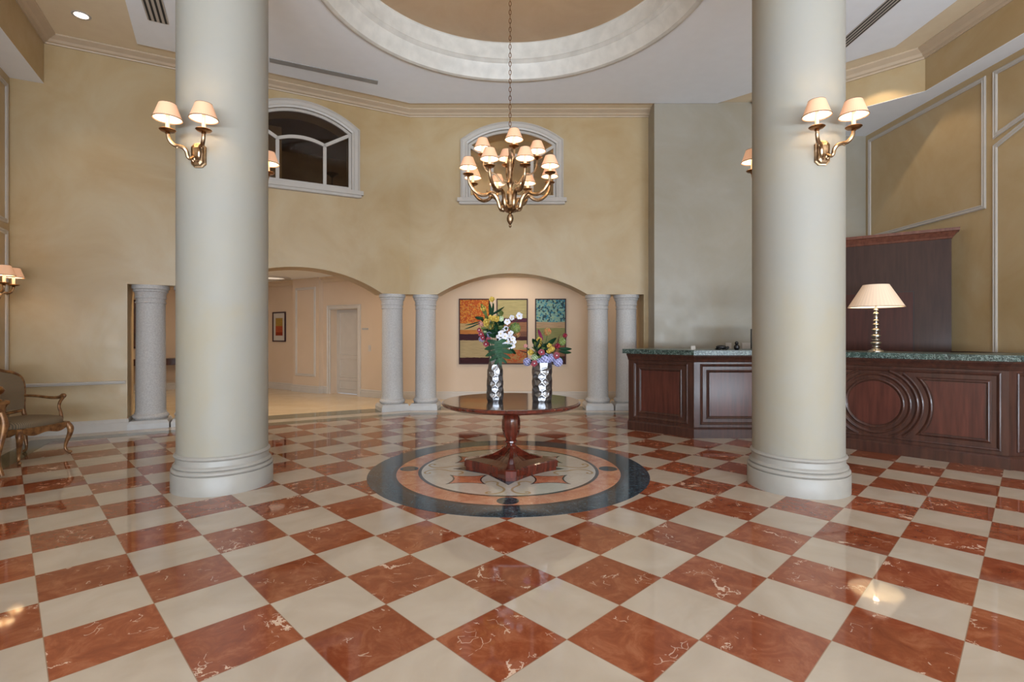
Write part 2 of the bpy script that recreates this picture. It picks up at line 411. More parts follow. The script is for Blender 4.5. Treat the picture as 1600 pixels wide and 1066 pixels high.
# ---- walls with arches and windows
def arched_wall(name, loops, f, mat):
    bm = bmesh.new(); prism(bm, loops, f, 0, -.5); return struct(link(name, bm, mat))
def win_loop(c, half=.81, zb=3.925, zs=4.911, rise=.264):
    return [(c-half, zb), (c+half, zb)]+[(x, z) for x, z in arc(c, zs, half, rise, rev=True)]
outer = [(-1.888, 2.136), (-1.376, 2.136)]+arc(.0065, 2.136, 1.3825, .391)[1:-1]+[(1.389, 2.136), (2.43, 2.136), (2.43, 0), (2.514, 0), (2.514, ZC), (-1.888, ZC)]
arched_wall('wall_back', [outer, win_loop(0)], lambda u, v, t: Vector((u, 9.5-t, v)), m_wall)
outer2 = [(0, 2.136), (.51, 2.136)]+arc(1.8475, 2.136, 1.3375, .391)[1:-1]+[(3.185, 2.136), (s_jamb, 2.136), (s_jamb, 0), (s_low+.3, 0), (s_low+.3, ZC), (0, ZC)]
arched_wall('wall_back_left', [outer2, win_loop(1.85)], lambda u, v, t: diag(u, v, t), m_wall)
bm = bmesh.new()                                 # wedge between the two thicknesses
bo = CR-N1*.5
prism(bm, [[(CR.x, CR.y), (bo.x, bo.y), (CR.x, 10.0)]], lambda u, v, t: Vector((u, v, t)), 2.136, ZC)
struct(link('wall_corner', bm, m_wall))

# right of the arches: short return, reception back wall, long right wall
bm = bmesh.new(); box(bm, 2.514, 6.6, 9.1, 9.6, 0, ZC); box(bm, 2.514, 2.7, 9.6, 10.0, 0, ZC)
struct(link('wall_reception', bm, m_cool))
bm = bmesh.new(); box(bm, 6.25, 6.5, 3.5, 9.1, 0, 4.9); box(bm, 6.5, 10, 3.5, 3.75, 0, ZC)
struct(link('wall_right', bm, m_wall))
# upper set-forward walls (their underside is the pale soffit)
def T3(u, v, t): return Vector((u, v, t))
sofR = [(4.3, 9.1), (5.95, 7.42), (5.95, 3.5), (6.5, 3.5), (6.5, 9.1)]
bm = bmesh.new(); prism(bm, [sofR], T3, 4.905, ZC)
struct(link('wall_upper_right', bm, m_wall))
bm = bmesh.new(); prism(bm, [[(4.3, 9.098), (5.948, 7.42), (5.948, 3.5), (6.25, 3.5), (6.25, 9.098)]], T3, 4.9, 4.905)
struct(link('ceiling_soffit_right', bm, m_ceil))
# left walls
def leftp(t, off=0, base=WLc): p = base+N1*t+(-D1)*off; return p
bm = bmesh.new(); a = leftp(-.3, 0); b = leftp(LEFT_T, 0); c = leftp(LEFT_T, -.3); d = leftp(-.3, -.3)
prism(bm, [[tuple(a), tuple(b), tuple(c), tuple(d)]], T3, 0, ZC)
struct(link('wall_left', bm, m_wall))
bm = bmesh.new()
q = [tuple(UL), tuple(UL+N1*LEFT_T), tuple(WLc+N1*LEFT_T), tuple(WLc)]
prism(bm, [q], T3, 4.852, ZC); struct(link('wall_upper_left', bm, m_wall))
bm = bmesh.new(); prism(bm, [q], T3, 4.847, 4.852); struct(link('ceiling_soffit_left', bm, m_ceil))
# side and front walls behind the camera (front is glazed)
E0 = leftp(LEFT_T); 
bm = bmesh.new(); box(bm, E0.x-.3, E0.x, -7, E0.y+.1, 0, ZC); struct(link('wall_left_front', bm, m_wall))
bm = bmesh.new(); box(bm, 9.9, 10.1, -7, 3.75, 0, ZC); struct(link('wall_right_front', bm, m_wall))
bm = bmesh.new()
hol = [[(x-1.6, .15), (x+1.6, .15), (x+1.6, 4.1), (x-1.6, 4.1)] for x in WX]
prism(bm, [[(-4.6, 0), (10.1, 0), (10.1, ZC), (-4.6, ZC)]]+hol, lambda u, v, t: Vector((u, -7-t, v)), 0, .2)
struct(link('wall_front', bm, m_wall))
for k, x in enumerate(WX):
    bm = bmesh.new()
    for u in (x-1.6, x-.55, x+.5, x+1.54): box(bm, u, u+.06, -7.15, -7.05, .15, 4.1)
    for v in (.15, 2.4, 4.04): box(bm, x-1.6, x+1.6, -7.15, -7.05, v, v+.06)
    struct(link('window_%d' % (k+3), bm, m_white))

# ---- floor
bm = bmesh.new()
fl = [(E0.x-.3, -7.4), (10.1, -7.4), (10.1, 3.7), (6.6, 3.7), (6.6, 9.6), (3.4, 9.6), (3.4, 11.3), (-2.6, 11.3), (-7.3, 14.3), (-11.4, 11.8), (-11.4, 8), (-7.2, 6.6), (E0.x-.3, E0.y)]
flat_poly(bm, fl, 0, -.1)
floor = struct(link('floor', bm, m_floor))
def offline(o):                                  # polyline parallel to the walls, o metres into the room
    p0 = leftp(LEFT_T, o); p1 = WLc+N1*o+(-D1)*o
    # corner of the two arched walls
    k = (cos(radians(28))*1); nrm = Vector((0, -1)); s = (N1+nrm); s = s/ s.dot(N1)
    p2 = CR+s*o
    return [p0, p1, p2, Vector((2.514, 9.5-o))]
def band(name, o0, o1, z, m):
    a, b = offline(o0), offline(o1)
    bm = bmesh.new(); flat_poly(bm, [tuple(p) for p in a]+[tuple(p) for p in b[::-1]], z, z-.004); return link(name, bm, m, floor)
bm = bmesh.new()
hf = [tuple(CR), (2.6, 9.5), (2.6, 10), (3.4, 10), (3.4, 11.3), (-2.6, 11.3), (-7.3, 14.3), (-11.4, 11.8), (-11.4, 8), tuple(WLc)]
flat_poly(bm, hf, .0008, -.004); link('hall_floor', bm, m_hallfloor, floor)
band('cream_border', 0, .30, .001, m_cream)
band('dark_border', .30, .56, .0015, m_border)
bm = bmesh.new(); a = [CR, CR+D1*s_jamb]; b = [CR-N1*.5, CR+D1*s_jamb-N1*.5]
flat_poly(bm, [tuple(CR), (2.43, 9.5), (2.43, 10.0), (CR.x, 10), tuple(b[0]), tuple(b[1]), tuple(a[1])], .0014, -.004)
link('threshold_border', bm, m_border, floor)

# ---- ceilings
DC = (0, 5.93)
hole = lambda r, n=64: [(DC[0]+r*cos(2*pi*i/n), DC[1]+r*sin(2*pi*i/n)) for i in range(n)]
cp = [tuple(CR), (2.514, 9.5), (2.514, 9.1), (4.3, 9.1), (5.95, 7.42), (5.95, 3.5), (10, 3.5), (10, -7.1), (E0.x, -7.1), (E0.x, E0.y), tuple(UL+N1*LEFT_T), tuple(UL)]
bm = bmesh.new(); prism(bm, [cp, hole(2.3)], T3, ZC, ZC+.05); struct(link('ceiling', bm, m_ceilt))
pp = [(-1.80, 9.09), (-5.26, 7.226), (-4.72, 6.286), (-2.9, 2.95), (-2.9, -6.6), (5.435, -6.6), (5.43, 7.307), (3.62, 9.09)]
bm = bmesh.new(); prism(bm, [pp, hole(2.3)], T3, 5.475, ZC); struct(link('ceiling_panel', bm, m_ceil))
bm = bmesh.new()
ringp = [(2.34, 5.475), (2.345, 5.455), (2.32, 5.445), (2.30, 5.45), (2.27, 5.46), (2.255, 5.50), (2.22, 5.56), (2.19, 5.62), (2.175, 5.66), (2.16, 5.665), (2.14, 5.70), (2.12, 5.705), (2.12, 5.94), (2.10, 5.95)]
lathe(bm, ringp, 96, (DC[0], DC[1], 0), cap=False); struct(link('ceiling_ring_moulding', bm, m_ring, smooth=True, autos=radians(50)))
bm = bmesh.new()
dp = [(2.11, 5.95)]+[(2.35*cos(t), 5.95+1.2*sin(t)) for t in [radians(6+84*i/16) for i in range(16)]]+[(.02, 7.15)]
lathe(bm, dp, 96, (DC[0], DC[1], 0)); struct(link('ceiling_dome', bm, m_dome, smooth=True))

# ---- trims
crown = [(0, ZC-.10), (.012, ZC-.10), (.015, ZC-.085), (.035, ZC-.075), (.05, ZC-.05), (.085, ZC-.025), (.095, ZC-.018), (.10, ZC-.012), (.10, ZC)]
bm = bmesh.new(); sweep(bm, [UL+N1*LEFT_T, UL, CR, (2.514, 9.5)], [(o*1.6, h) for o, h in crown], side=-1); struct(link('trim_1', bm, m_crown))
bm = bmesh.new(); sweep(bm, [(4.3, 9.1), (5.95, 7.42), (5.95, 3.5)], [(o*1.5, ZC-(ZC-h)*1.35) for o, h in crown], side=-1); struct(link('trim_2', bm, m_crown))
base = [(0, .17), (.012, .17), (.018, .155), (.018, .12), (.024, .115), (.024, 0), (0, 0)]
bm = bmesh.new(); sweep(bm, [leftp(LEFT_T), WLc, CR+D1*s_jamb, CR+D1*s_jamb-N1*.5], base, side=-1); struct(link('baseboard_left', bm, m_white))
rail = [(0, .68), (.012, .68), (.018, .69), (.018, .70), (.03, .705), (.03, .72), (.012, .728), (0, .728)]
bm = bmesh.new(); sweep(bm, [leftp(LEFT_T), WLc, CR+D1*(s_jamb+.02)], rail, side=-1); struct(link('trim_3', bm, m_white))
bm = bmesh.new(); sweep(bm, [(2.43, 9.5), (2.514, 9.5), (2.514, 9.1), (6.25, 9.1), (6.25, 3.5)], base, side=-1); struct(link('baseboard_right', bm, m_white))

# wall panel mouldings
pm = [(-.03, 0), (-.03, .012), (-.018, .02), (-.008, .014), (.008, .014), (.018, .02), (.03, .012), (.03, 0)]
fR = lambda a, z, h: Vector((6.25-h, a, z))
def frame_R(name, pts):
    bm = bmesh.new(); sweep(bm, pts, pm, closed=True, f=fR); struct(link(name, bm, m_white))
frame_R('trim_4', [(9.0, 3.09), (6.82, 3.09), (6.82, 4.78), (9.0, 4.78)])
frame_R('trim_5', [(6.66, 3.97), (6.66, 4.78), (4.4, 4.78), (4.4, 4.85-.02), (4.4, 4.6)])
frame_R('trim_6', [(6.66, .95), (6.66, 3.83), (4.9, 4.52), (4.9, .95)])
fL = lambda a, z, h: Vector((*leftp(a, h), z))
for k, (t0, t1, z0, z1) in enumerate(((.12, 1.35, .85, 2.75), (.12, 1.35, 2.9, 4.7), (1.6, 3.4, .85, 4.7))):
    bm = bmesh.new(); sweep(bm, [(t0, z0), (t1, z0), (t1, z1), (t0, z1)], pm, closed=True, f=fL); struct(link('trim_%d' % (7+k), bm, m_white))

# ---- windows high in the arched walls
def window(name, f, c, label):
    half, zb, zs, rise = .81, 3.925, 4.911, .264
    lp = [(c-half, zb), (c+half, zb)]+arc(c, zs, half, rise, rev=True)
    bm = bmesh.new()
    cas = [(0, -.08), (0, .03), (-.03, .04), (-.05, .03), (-.10, .035), (-.12, .055), (-.135, .05), (-.14, 0)]
    sweep(bm, lp, cas, closed=True, f=f)
    w = struct(link(name, bm, m_white), label)
    bm = bmesh.new(); sl = [(c-1.0, zb-.09), (c+1.0, zb-.09), (c+1.0, zb-.02), (c-1.0, zb-.02)]
    prism(bm, [sl], lambda u, v, t: f(u, v, t), -.02, .085)
    prism(bm, [[(c-.97, zb-.13), (c+.97, zb-.13), (c+.97, zb-.09), (c-.97, zb-.09)]], lambda u, v, t: f(u, v, t), 0, .06)
    link('window_sill', bm, m_white, w)
    bm = bmesh.new()
    bar = lambda p, q, wd: (lambda a, b: prism(bm, [[(a+(b-a).normalized().orthogonal()*0)[0:2]] if 0 else [tuple(a+nn*wd/2), tuple(b+nn*wd/2), tuple(b-nn*wd/2), tuple(a-nn*wd/2)]], lambda u, v, t: f(u, v, t), -.06, -.02) if 0 else None)(Vector(p), Vector(q))
    def bar(p, q, wd=.055):
        a, b = Vector(p), Vector(q); dd = (b-a).normalized(); nn = Vector((-dd.y, dd.x))
        prism(bm, [[tuple(a+nn*wd/2), tuple(b+nn*wd/2), tuple(b-nn*wd/2), tuple(a-nn*wd/2)]], lambda u, v, t: f(u, v, t), -.075, -.025)
    bar((c-.37, zb), (c-.37, 4.61)); bar((c+.37, zb), (c+.37, 4.61))
    A = arc(c, 4.60, .385, .085, 12)
    o = [(x, z+.055) for x, z in A]
    prism(bm, [A+o[::-1]], lambda u, v, t: f(u, v, t), -.075, -.025)
    bar((c-.36, 4.63), (c-half, 4.90)); bar((c+.36, 4.63), (c+half, 4.90))
    sweep(bm, lp, [(0, -.08), (0, -.02), (.045, -.02), (.045, -.08)], closed=True, f=f)
    link('muntin', bm, m_white, w)
    bm = bmesh.new(); prism(bm, [lp], lambda u, v, t: f(u, v, t), -.055, -.049)
    link('pane', bm, m_pane, w)
    return w
window('window_1', lambda u, v, h: Vector((u, 9.5-h, v)), 0, 'white arched window high above the middle arch')
window('window_2', lambda u, v, h: diag(u, v, h), 1.85, 'white arched window high above the left arch')
# dim upper-floor rooms behind those windows
bm = bmesh.new()
def room_shell(bm, f, u0, u1, z0, z1, t0, t1):
    V = [f(u, v, t) for t in (t0, t1) for (u, v) in ((u0, z0), (u1, z0), (u1, z1), (u0, z1))]
    V = [bm.verts.new(p) for p in V]
    for i in range(4): bm.faces.new((V[i], V[(i+1) % 4], V[4+(i+1) % 4], V[4+i]))
    bm.faces.new(V[4:])
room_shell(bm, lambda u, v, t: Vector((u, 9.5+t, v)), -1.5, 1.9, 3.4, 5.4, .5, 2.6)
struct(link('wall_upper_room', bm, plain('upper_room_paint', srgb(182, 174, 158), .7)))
bm = bmesh.new()
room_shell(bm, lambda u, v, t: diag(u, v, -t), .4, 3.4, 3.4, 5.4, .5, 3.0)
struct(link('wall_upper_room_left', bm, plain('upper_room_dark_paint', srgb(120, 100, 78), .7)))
bm = bmesh.new(); prism(bm, [[(2.05, 3.4), (2.32, 3.4), (2.32, 5.4), (2.05, 5.4)]], lambda u, v, t: diag(u, v, t), -1.6, -1.9)
struct(link('wall_pilaster', bm, m_wall))
area('upper_room_light', (-1.25, 10.3, 5.35), (0, 0, 0), .3, .3, 110, (1, .86, .66))
area('upper_room_light', tuple(diag(.55, 5.35, -.8)), (0, 0, 0), .3, .3, 14, WARM)

# ---- hall behind the arches
hp = [(3.3, 9.9), (3.3, 11.1), (-2.6, 11.1), (-7.2, 13.95), (-11, 11.7), (-11, 7.4), (-7.3, 7.0)]
def hallwall(name, a, b, th=.15):
    a, b = Vector(a), Vector(b); d = (b-a).normalized(); nn = Vector((d.y, -d.x))   # outward
    bm = bmesh.new(); prism(bm, [[tuple(a), tuple(b), tuple(b+nn*th), tuple(a+nn*th)]], T3, 0, 2.75); return struct(link(name, bm, m_hall))
hallwall('wall_hall_right', hp[0], hp[1]); hallwall('wall_hall_back', hp[1], hp[2])
hallwall('wall_hall_far', hp[3], hp[4]); hallwall('wall_hall_left', hp[4], hp[5]); hallwall('wall_hall_front', hp[5], hp[6])
WA = Vector((-2.6, 11.1)); WD = (Vector((-7.2, 13.95))-WA).normalized(); WN = Vector((-WD.y, WD.x))
if WN.y > 0: WN = -WN
def wd(t, z, h=0): p = WA+WD*t+WN*h; return Vector((p.x, p.y, z))
WL = (Vector((-7.2, 13.95))-WA).length
t0d, t1d, ztop = 1.04, 1.97, 1.98
bm = bmesh.new()
prism(bm, [[(0, 0), (t0d, 0), (t0d, ztop), (t1d, ztop), (t1d, 0), (WL, 0), (WL, 2.75), (0, 2.75)]], lambda u, v, t: wd(u, v, -t), 0, .3)
prism(bm, [[(2.235, 0), (3.227, 0), (3.227, 2.75), (2.235, 2.75)]], lambda u, v, t: wd(u, v, t), 0, .12)
struct(link('wall_hall_door_side', bm, m_hall))
cr2 = [(0, 2.62), (.015, 2.62), (.03, 2.64), (.05, 2.69), (.09, 2.72), (.10, 2.75)]
bm = bmesh.new(); sweep(bm, [hp[0], hp[1], hp[2], hp[3], hp[4], hp[5]], cr2, side=1); struct(link('trim_10', bm, m_crown))
bm = bmesh.new(); sweep(bm, [hp[0], hp[1], hp[2], tuple((WA+WD*(t0d-.02)))], base, side=1); sweep(bm, [tuple(WA+WD*(t1d+.02)), tuple(WA+WD*2.235), tuple(WA+WD*2.235+WN*.12), tuple(WA+WD*3.227+WN*.12), tuple(WA+WD*3.227), hp[3], hp[4], hp[5]], base, side=1)
struct(link('baseboard_hall', bm, m_white))
bm = bmesh.new(); sweep(bm, [(2.38, .42), (3.08, .42), (3.08, 2.5), (2.38, 2.5)], pm, closed=True, f=lambda a, z, h: wd(a, z, .12+h)); struct(link('trim_11', bm, m_white))
bm = bmesh.new(); prism(bm, [[tuple(CR-N1*.4), (CR.x, 9.9), (3.3, 9.9), (3.45, 11.2), (-2.6, 11.25), (-7.2, 14.2), (-11.2, 11.8), (-11.2, 7.2), (-7.2, 7.0)]], T3, 2.75, 2.8)
struct(link('ceiling_hall', bm, m_ceil))
# door
bm = bmesh.new(); sweep(bm, [(t0d, 0), (t0d, ztop), (t1d, ztop), (t1d, 0)], [(0, -.01), (0, .02), (.02, .03), (.07, .02), (.09, .035), (.10, .03), (.10, 0)], side=1, f=lambda a, z, h: wd(a, z, h))
dr = struct(link('door_1', bm, m_white), 'white panelled door in the hall wall')
bm = bmesh.new(); prism(bm, [[(t0d, 0.01), (t1d, .01), (t1d, ztop), (t0d, ztop)]], lambda u, v, t: wd(u, v, t), -.22, -.18)
for (z0, z1) in ((.12, .32), (.40, .82), (.92, 1.9)):
    sweep(bm, [(t0d+.12, z0), (t1d-.12, z0), (t1d-.12, z1), (t0d+.12, z1)], [(-.015, 0), (-.01, .012), (.01, .012), (.015, 0)], closed=True, f=lambda a, z, h: wd(a, z, -.18+h))
link('door_leaf', bm, m_white, dr)
bm = bmesh.new(); ball(bm, wd(t0d+.07, .95, -.15), .028); link('door_handle', bm, m_brass, dr, smooth=True)
bm = bmesh.new(); prism(bm, [[(.62, 1.02), (.70, 1.02), (.70, 1.16), (.62, 1.16)]], lambda u, v, t: wd(u, v, t), 0, .012)
prism(bm, [[(.65, 1.06), (.67, 1.06), (.67, 1.12), (.65, 1.12)]], lambda u, v, t: wd(u, v, t), 0, .02)
tag(link('light_switch', bm, m_white), 'white wall switch plate to the right of the hall door', 'light switch')
bm = bmesh.new(); prism(bm, [[(.70, 1.50), (.90, 1.50), (.90, 1.54), (.70, 1.54)]], lambda u, v, t: wd(u, v, t), 0, .01)
tag(link('door_sign', bm, m_vent), 'small grey plate on the wall beside the hall door', 'sign')
# round recessed ceiling light in the hall
def at_z(px, py, z): Y = (z-1.4)*805/(522.5-py); return Vector(((px-800)*Y/805, Y, z))
hc = at_z(424, 434, 2.75)
e = empty('ceiling_light', hc); tag(e, 'round recessed dish light in the hall ceiling beyond the left arch', 'ceiling light')
bm = bmesh.new(); lathe(bm, [(.30, 0), (.30, -.02), (.34, -.03), (.42, -.03), (.44, 0)], 40, cap=False); link('trim_ring', bm, m_white, e, smooth=True)
bm = bmesh.new(); lathe(bm, [(.30, -.001), (.2, -.008), (.01, -.012)], 40); link('diffuser', bm, plain('dish_glow', (1, .9, .75, 1), .5, emis=(1, .88, .72, 1), es=.55), e)

# ------------------------------------------------------------------ columns
def big_column(x, y, label):
    e = empty('column', (x, y, 0)); tag(e, label, 'column', 'pair of large round columns')
    bm = bmesh.new(); lathe(bm, [(.379, .33), (.379, 5.3), (.379, 5.475)], 96); link('shaft', bm, m_column, e, smooth=True)
    P = [(.4225, 0), (.4225, .155), (.417, .165)]
    P += [(.408+.013*sin(pi*t/6), .165+.04*t/6) for t in range(7)]
    P += [(.395+.012*sin(pi*t/5), .207+.03*t/5) for t in range(6)]
    P += [(.386, .245), (.383, .262), (.383, .288)]
    P += [(.381+.018*sin(pi*t/6), .292+.04*t/6) for t in range(7)]+[(.372, .334)]
    bm = bmesh.new(); lathe(bm, P, 96); link('base', bm, m_colbase, e, smooth=True)
    return e
big_column(-2.705, 4.834, 'massive cream plastered column left of the round table')
big_column(2.641, 4.773, 'massive cream plastered column right of the round table, hiding part of the reception desk')

def small_column(x, y, rz, label):
    e = empty('stone_column', (x, y, 0), rz); tag(e, label, 'column', 'small stone columns under the arches')
    bm = bmesh.new()
    v = box(bm, -.255, .255, -.255, .255, .0015, .075)
    # bevelled weathering up to the torus
    top = [bm.verts.new((sx*.23, sy*.23, .12)) for sx in (-1, 1) for sy in (-1, 1)]
    tv = [w for w in v if w.co.z > .05]
    order = sorted(tv, key=lambda w: atan2(w.co.y, w.co.x)); o2 = sorted(top, key=lambda w: atan2(w.co.y, w.co.x))
    for i in range(4): bm.faces.new((order[i], order[(i+1) % 4], o2[(i+1) % 4], o2[i]))
    bm.faces.new(o2)
    link('plinth', bm, m_plinth, e)
    bm = bmesh.new(); lathe(bm, [(.215, .12)]+[(.205+.03*sin(pi*t/8), .125+.085*t/8) for t in range(9)]+[(.205, .215), (.20, .235)], 40); link('base', bm, m_stone, e, smooth=True)
    bm = bmesh.new(); lathe(bm, [(.196, .235), (.194, .6), (.190, 1.3), (.186, 1.865)], 40); link('shaft', bm, m_stone, e, smooth=True)
    bm = bmesh.new(); lathe(bm, [(.186, 1.865), (.196, 1.868), (.2, 1.878), (.196, 1.89), (.188, 1.893), (.188, 1.935), (.200, 1.938), (.204, 1.95), (.200, 1.962), (.194, 1.965), (.200, 2.01), (.210, 2.035), (.222, 2.04), (.226, 2.052), (.222, 2.062), (.216, 2.064), (.228, 2.078), (.240, 2.082), (.240, 2.136)], 40); link('capital', bm, m_stone, e, smooth=True, autos=radians(25))
    return e
yc = 9.72
small_column(-1.628, yc, 0, 'stone column at the left side of the middle arch')
small_column(1.618, yc, 0, 'stone column at the right side of the middle arch')
small_column(2.155, yc, 0, 'stone column partly hidden by the dark desk end, right of the middle arch')
for s, lab in ((.263, 'stone column at the right side of the left arch'), (3.963, 'stone column standing in the narrow opening left of the big left column')):
    p = diag(s, 0, -.22); small_column(p.x, p.y, radians(28), lab)
p = diag(3.43, 0, -.22); small_column(p.x, p.y, radians(28), 'stone column almost wholly hidden behind the big left column')

# ------------------------------------------------------------------ sconces
def build_shade(parent, loc, rb, rt, h, matl, power, n=32):
    bm = bmesh.new(); lathe(bm, [(rb, 0), (rt, h)], n, cap=False)
    sh = link('lamp_shade', bm, matl, parent, smooth=True, loc=loc)
    bm = bmesh.new(); lathe(bm, [(rb-.003, .001), (rt-.003, h-.001)], n, cap=False); link('lining', bm, m_lining, sh, smooth=True)
    bm = bmesh.new(); lathe(bm, [(rb+.001, 0), (rb+.002, .007), (rb-.005, .007), (rb-.004, 0)], n, cap=False)
    link('shade_trim', bm, m_rim, sh, smooth=True)
    bm = bmesh.new(); lathe(bm, [(rt+.001, h-.005), (rt+.001, h+.001), (rt-.004, h+.001)], n, cap=False)
    link('shade_trim', bm, m_rim, sh, smooth=True)
    d = bpy.data.lights.new('bulb_light', 'POINT'); d.energy = power; d.color = (1.0, .74, .46); d.shadow_soft_size = .02
    o = bpy.data.objects.new('bulb_light', d); COL.objects.link(o); o.parent = sh; o.location = (0, 0, h*.45)
    return sh
def candle_cup(parent, loc, z_b, z_s):
    bm = bmesh.new(); x, y = loc
    lathe(bm, [(.012, z_b-.03), (.02, z_b-.02), (.014, z_b-.012), (.05, z_b-.006), (.062, z_b+.006), (.060, z_b+.009), (.045, z_b+.002), (.02, z_b+.002), (.02, z_b+.012), (.016, z_b+.014)], 24, (x, y, 0))
    link('drip_pan', bm, m_brassd, parent, smooth=True)
    bm = bmesh.new(); lathe(bm, [(.0155, z_b+.012), (.0155, z_s)], 16, (x, y, 0)); link('candle_sleeve', bm, m_candle, parent, smooth=True)
def sconce(label, loc, rz, group='two-armed brass wall sconces'):
    e = empty('wall_sconce', loc, rz); tag(e, label, 'wall lamp', group)
    bm = bmesh.new()                                   # octagonal domed plate, facing +y
    def octo(w, h, c, y): return [bm.verts.new(p) for p in ((-w+c, y, -h), (w-c, y, -h), (w, y, -h+c), (w, y, h-c), (w-c, y, h), (-w+c, y, h), (-w, y, h-c), (-w, y, -h+c))]
    rs = [octo(.062, .105, .03, -.005), octo(.062, .105, .03, .014), octo(.052, .094, .026, .016), octo(.046, .086, .022, .034), octo(.03, .06, .014, .046)]
    for a, b in zip(rs, rs[1:]):
        for i in range(8): bm.faces.new((a[i], a[(i+1) % 8], b[(i+1) % 8], b[i]))
    bm.faces.new(rs[0]); bm.faces.new(rs[-1]); link('back_plate', bm, m_brass, e)
    for s in (-1, 1):
        dx, dy = s*.15, .185; L = sqrt(dx*dx+dy*dy)
        g = lambda r, z: (dx*r/L*1.0, .03+(dy-.03)*r/L, z)
        bm = bmesh.new()
        stube(bm, [g(.045, -.05), g(.03, -.062), g(.02, -.05), g(.03, -.03), g(.055, -.045), g(.075, -.035), g(.088, .01), g(.115, .035), g(.155, .04), g(.185, .04), g(.215, .06), g(.232, .09), g(.235, .115), g(.238, .135)],
              [.005, .010, .012, .015, .016, .016, .017, .017, .016, .017, .016, .015, .014, .013], 5, 8)
        stube(bm, [g(.15, .035), g(.165, .022), g(.17, .012)], [.010, .008, .002], 4, 6)
        link('arm', bm, m_brass, e, smooth=True)
        candle_cup(e, (dx, dy), .145, .29)
        build_shade(e, (dx, dy, .238), .108, .064, .128, m_shade, 3.0)
    return e
sconce('two-armed brass sconce on the front of the left big column', (-2.705, 4.834-.379, 2.943), pi)
sconce('two-armed brass sconce on the front of the right big column', (2.641, 4.773-.379, 2.943), pi)
sconce('brass sconce mostly hidden behind the left big column, in front of the left window', (-2.705, 4.834+.379, 2.943), 0)
sconce('brass sconce mostly hidden behind the right big column', (2.641, 4.773+.379, 2.943), 0)
lp = leftp(.65); ang = atan2((-D1).y, (-D1).x)-pi/2
sconce('brass sconce on the left wall at the edge of the photo', (lp.x, lp.y, 1.88), ang)

# ------------------------------------------------------------------ chandelier
CX, CY = -.022, 6.0
ch = empty('chandelier', (CX, CY, 0)); tag(ch, 'brass twelve-light chandelier with cream pleated shades hanging over the table', 'chandelier')
bm = bmesh.new()
lathe(bm, [(.003, 2.64), (.012, 2.65), (.016, 2.665), (.008, 2.675), (.02, 2.69), (.036, 2.72), (.040, 2.75), (.032, 2.785), (.014, 2.80), (.02, 2.81), (.05, 2.825), (.085, 2.85), (.075, 2.875), (.04, 2.90), (.034, 2.95), (.042, 3.0), (.036, 3.06), (.022, 3.10), (.03, 3.13), (.045, 3.16), (.03, 3.19), (.018, 3.21), (.022, 3.27), (.03, 3.33), (.038, 3.40), (.028, 3.46), (.016, 3.49), (.02, 3.55), (.014, 3.6), (.014, 3.74), (.006, 3.78)], 24)
link('stem', bm, m_brass, ch, smooth=True)
for tier, (n_, R, rot, zr) in enumerate(((8, .50, -26, 3.285), (4, .32, 8, 3.545))):
    for i in range(n_):
        th = radians(rot+i*360/n_); ux, uy = sin(th), -cos(th)
        bm = bmesh.new(); G = lambda r, z: (ux*r, uy*r, z)
        if tier == 0:
            P = [(.03, 2.90), (.06, 2.86), (.09, 2.85), (.10, 2.875), (.085, 2.885), (.10, 2.86), (.125, 2.87), (.148, 2.945), (.185, 3.005), (.24, 3.03), (.29, 3.00), (.36, 2.995), (.43, 3.035), (.48, 3.10), (.497, 3.155), (.50, 3.19)]
            Rr = [.014, .018, .018, .015, .012, .018, .022, .024, .023, .022, .021, .021, .020, .018, .015, .013]
            stube(bm, [G(r, z) for r, z in P], Rr, 4, 8)
            stube(bm, [G(.26, 3.02), G(.28, 3.045), G(.275, 3.06)], [.012, .009, .003], 4, 6)
            stube(bm, [G(.34, 3.0), G(.325, 2.985), G(.315, 2.978)], [.012, .008, .003], 4, 6)
        else:
            P = [(.02, 3.18), (.045, 3.15), (.075, 3.16), (.07, 3.19), (.055, 3.18), (.08, 3.15), (.12, 3.19), (.16, 3.25), (.21, 3.27), (.27, 3.29), (.31, 3.35), (.32, 3.44)]
            stube(bm, [G(r, z) for r, z in P], [.009]*2+[.008]*3+[.011]*7, 4, 8)
        link('arm', bm, m_brass, ch, smooth=True)
        candle_cup(ch, (ux*R, uy*R), zr-.075, zr+.04)
        build_shade(ch, (ux*R, uy*R, zr), .102, .054, .118, m_shade, 1.7, 28)
bm = bmesh.new(); z = 3.77; k = 0
while z < 7.1:
    pts = []
    for j in range(12):
        a = 2*pi*j/12; dx, dz = .013*cos(a), .03*sin(a)
        pts.append(Vector((dx if k % 2 else 0, 0 if k % 2 else dx, z+.03+dz)))
    q = pts+[pts[0]]
    rings = []
    for j in range(12):
        t = (pts[(j+1) % 12]-pts[j-1]).normalized(); s1 = Vector((0, 1, 0)) if k % 2 else Vector((1, 0, 0)); s2 = t.cross(s1)
        rings.append([bm.verts.new(pts[j]+(s1*cos(w)+s2*sin(w))*.0035) for w in (0, pi/2, pi, 3*pi/2)])
    for j in range(12):
        for w in range(4): bm.faces.new((rings[j][w], rings[(j+1) % 12][w], rings[(j+1) % 12][(w+1) % 4], rings[j][(w+1) % 4]))
    z += .050; k += 1
link('chain', bm, m_brassd, ch, smooth=True)
bm = bmesh.new(); lathe(bm, [(.006, 7.05), (.05, 7.08), (.09, 7.13), (.09, 7.145)], 24); link('ceiling_rose', bm, m_brass, ch, smooth=True)

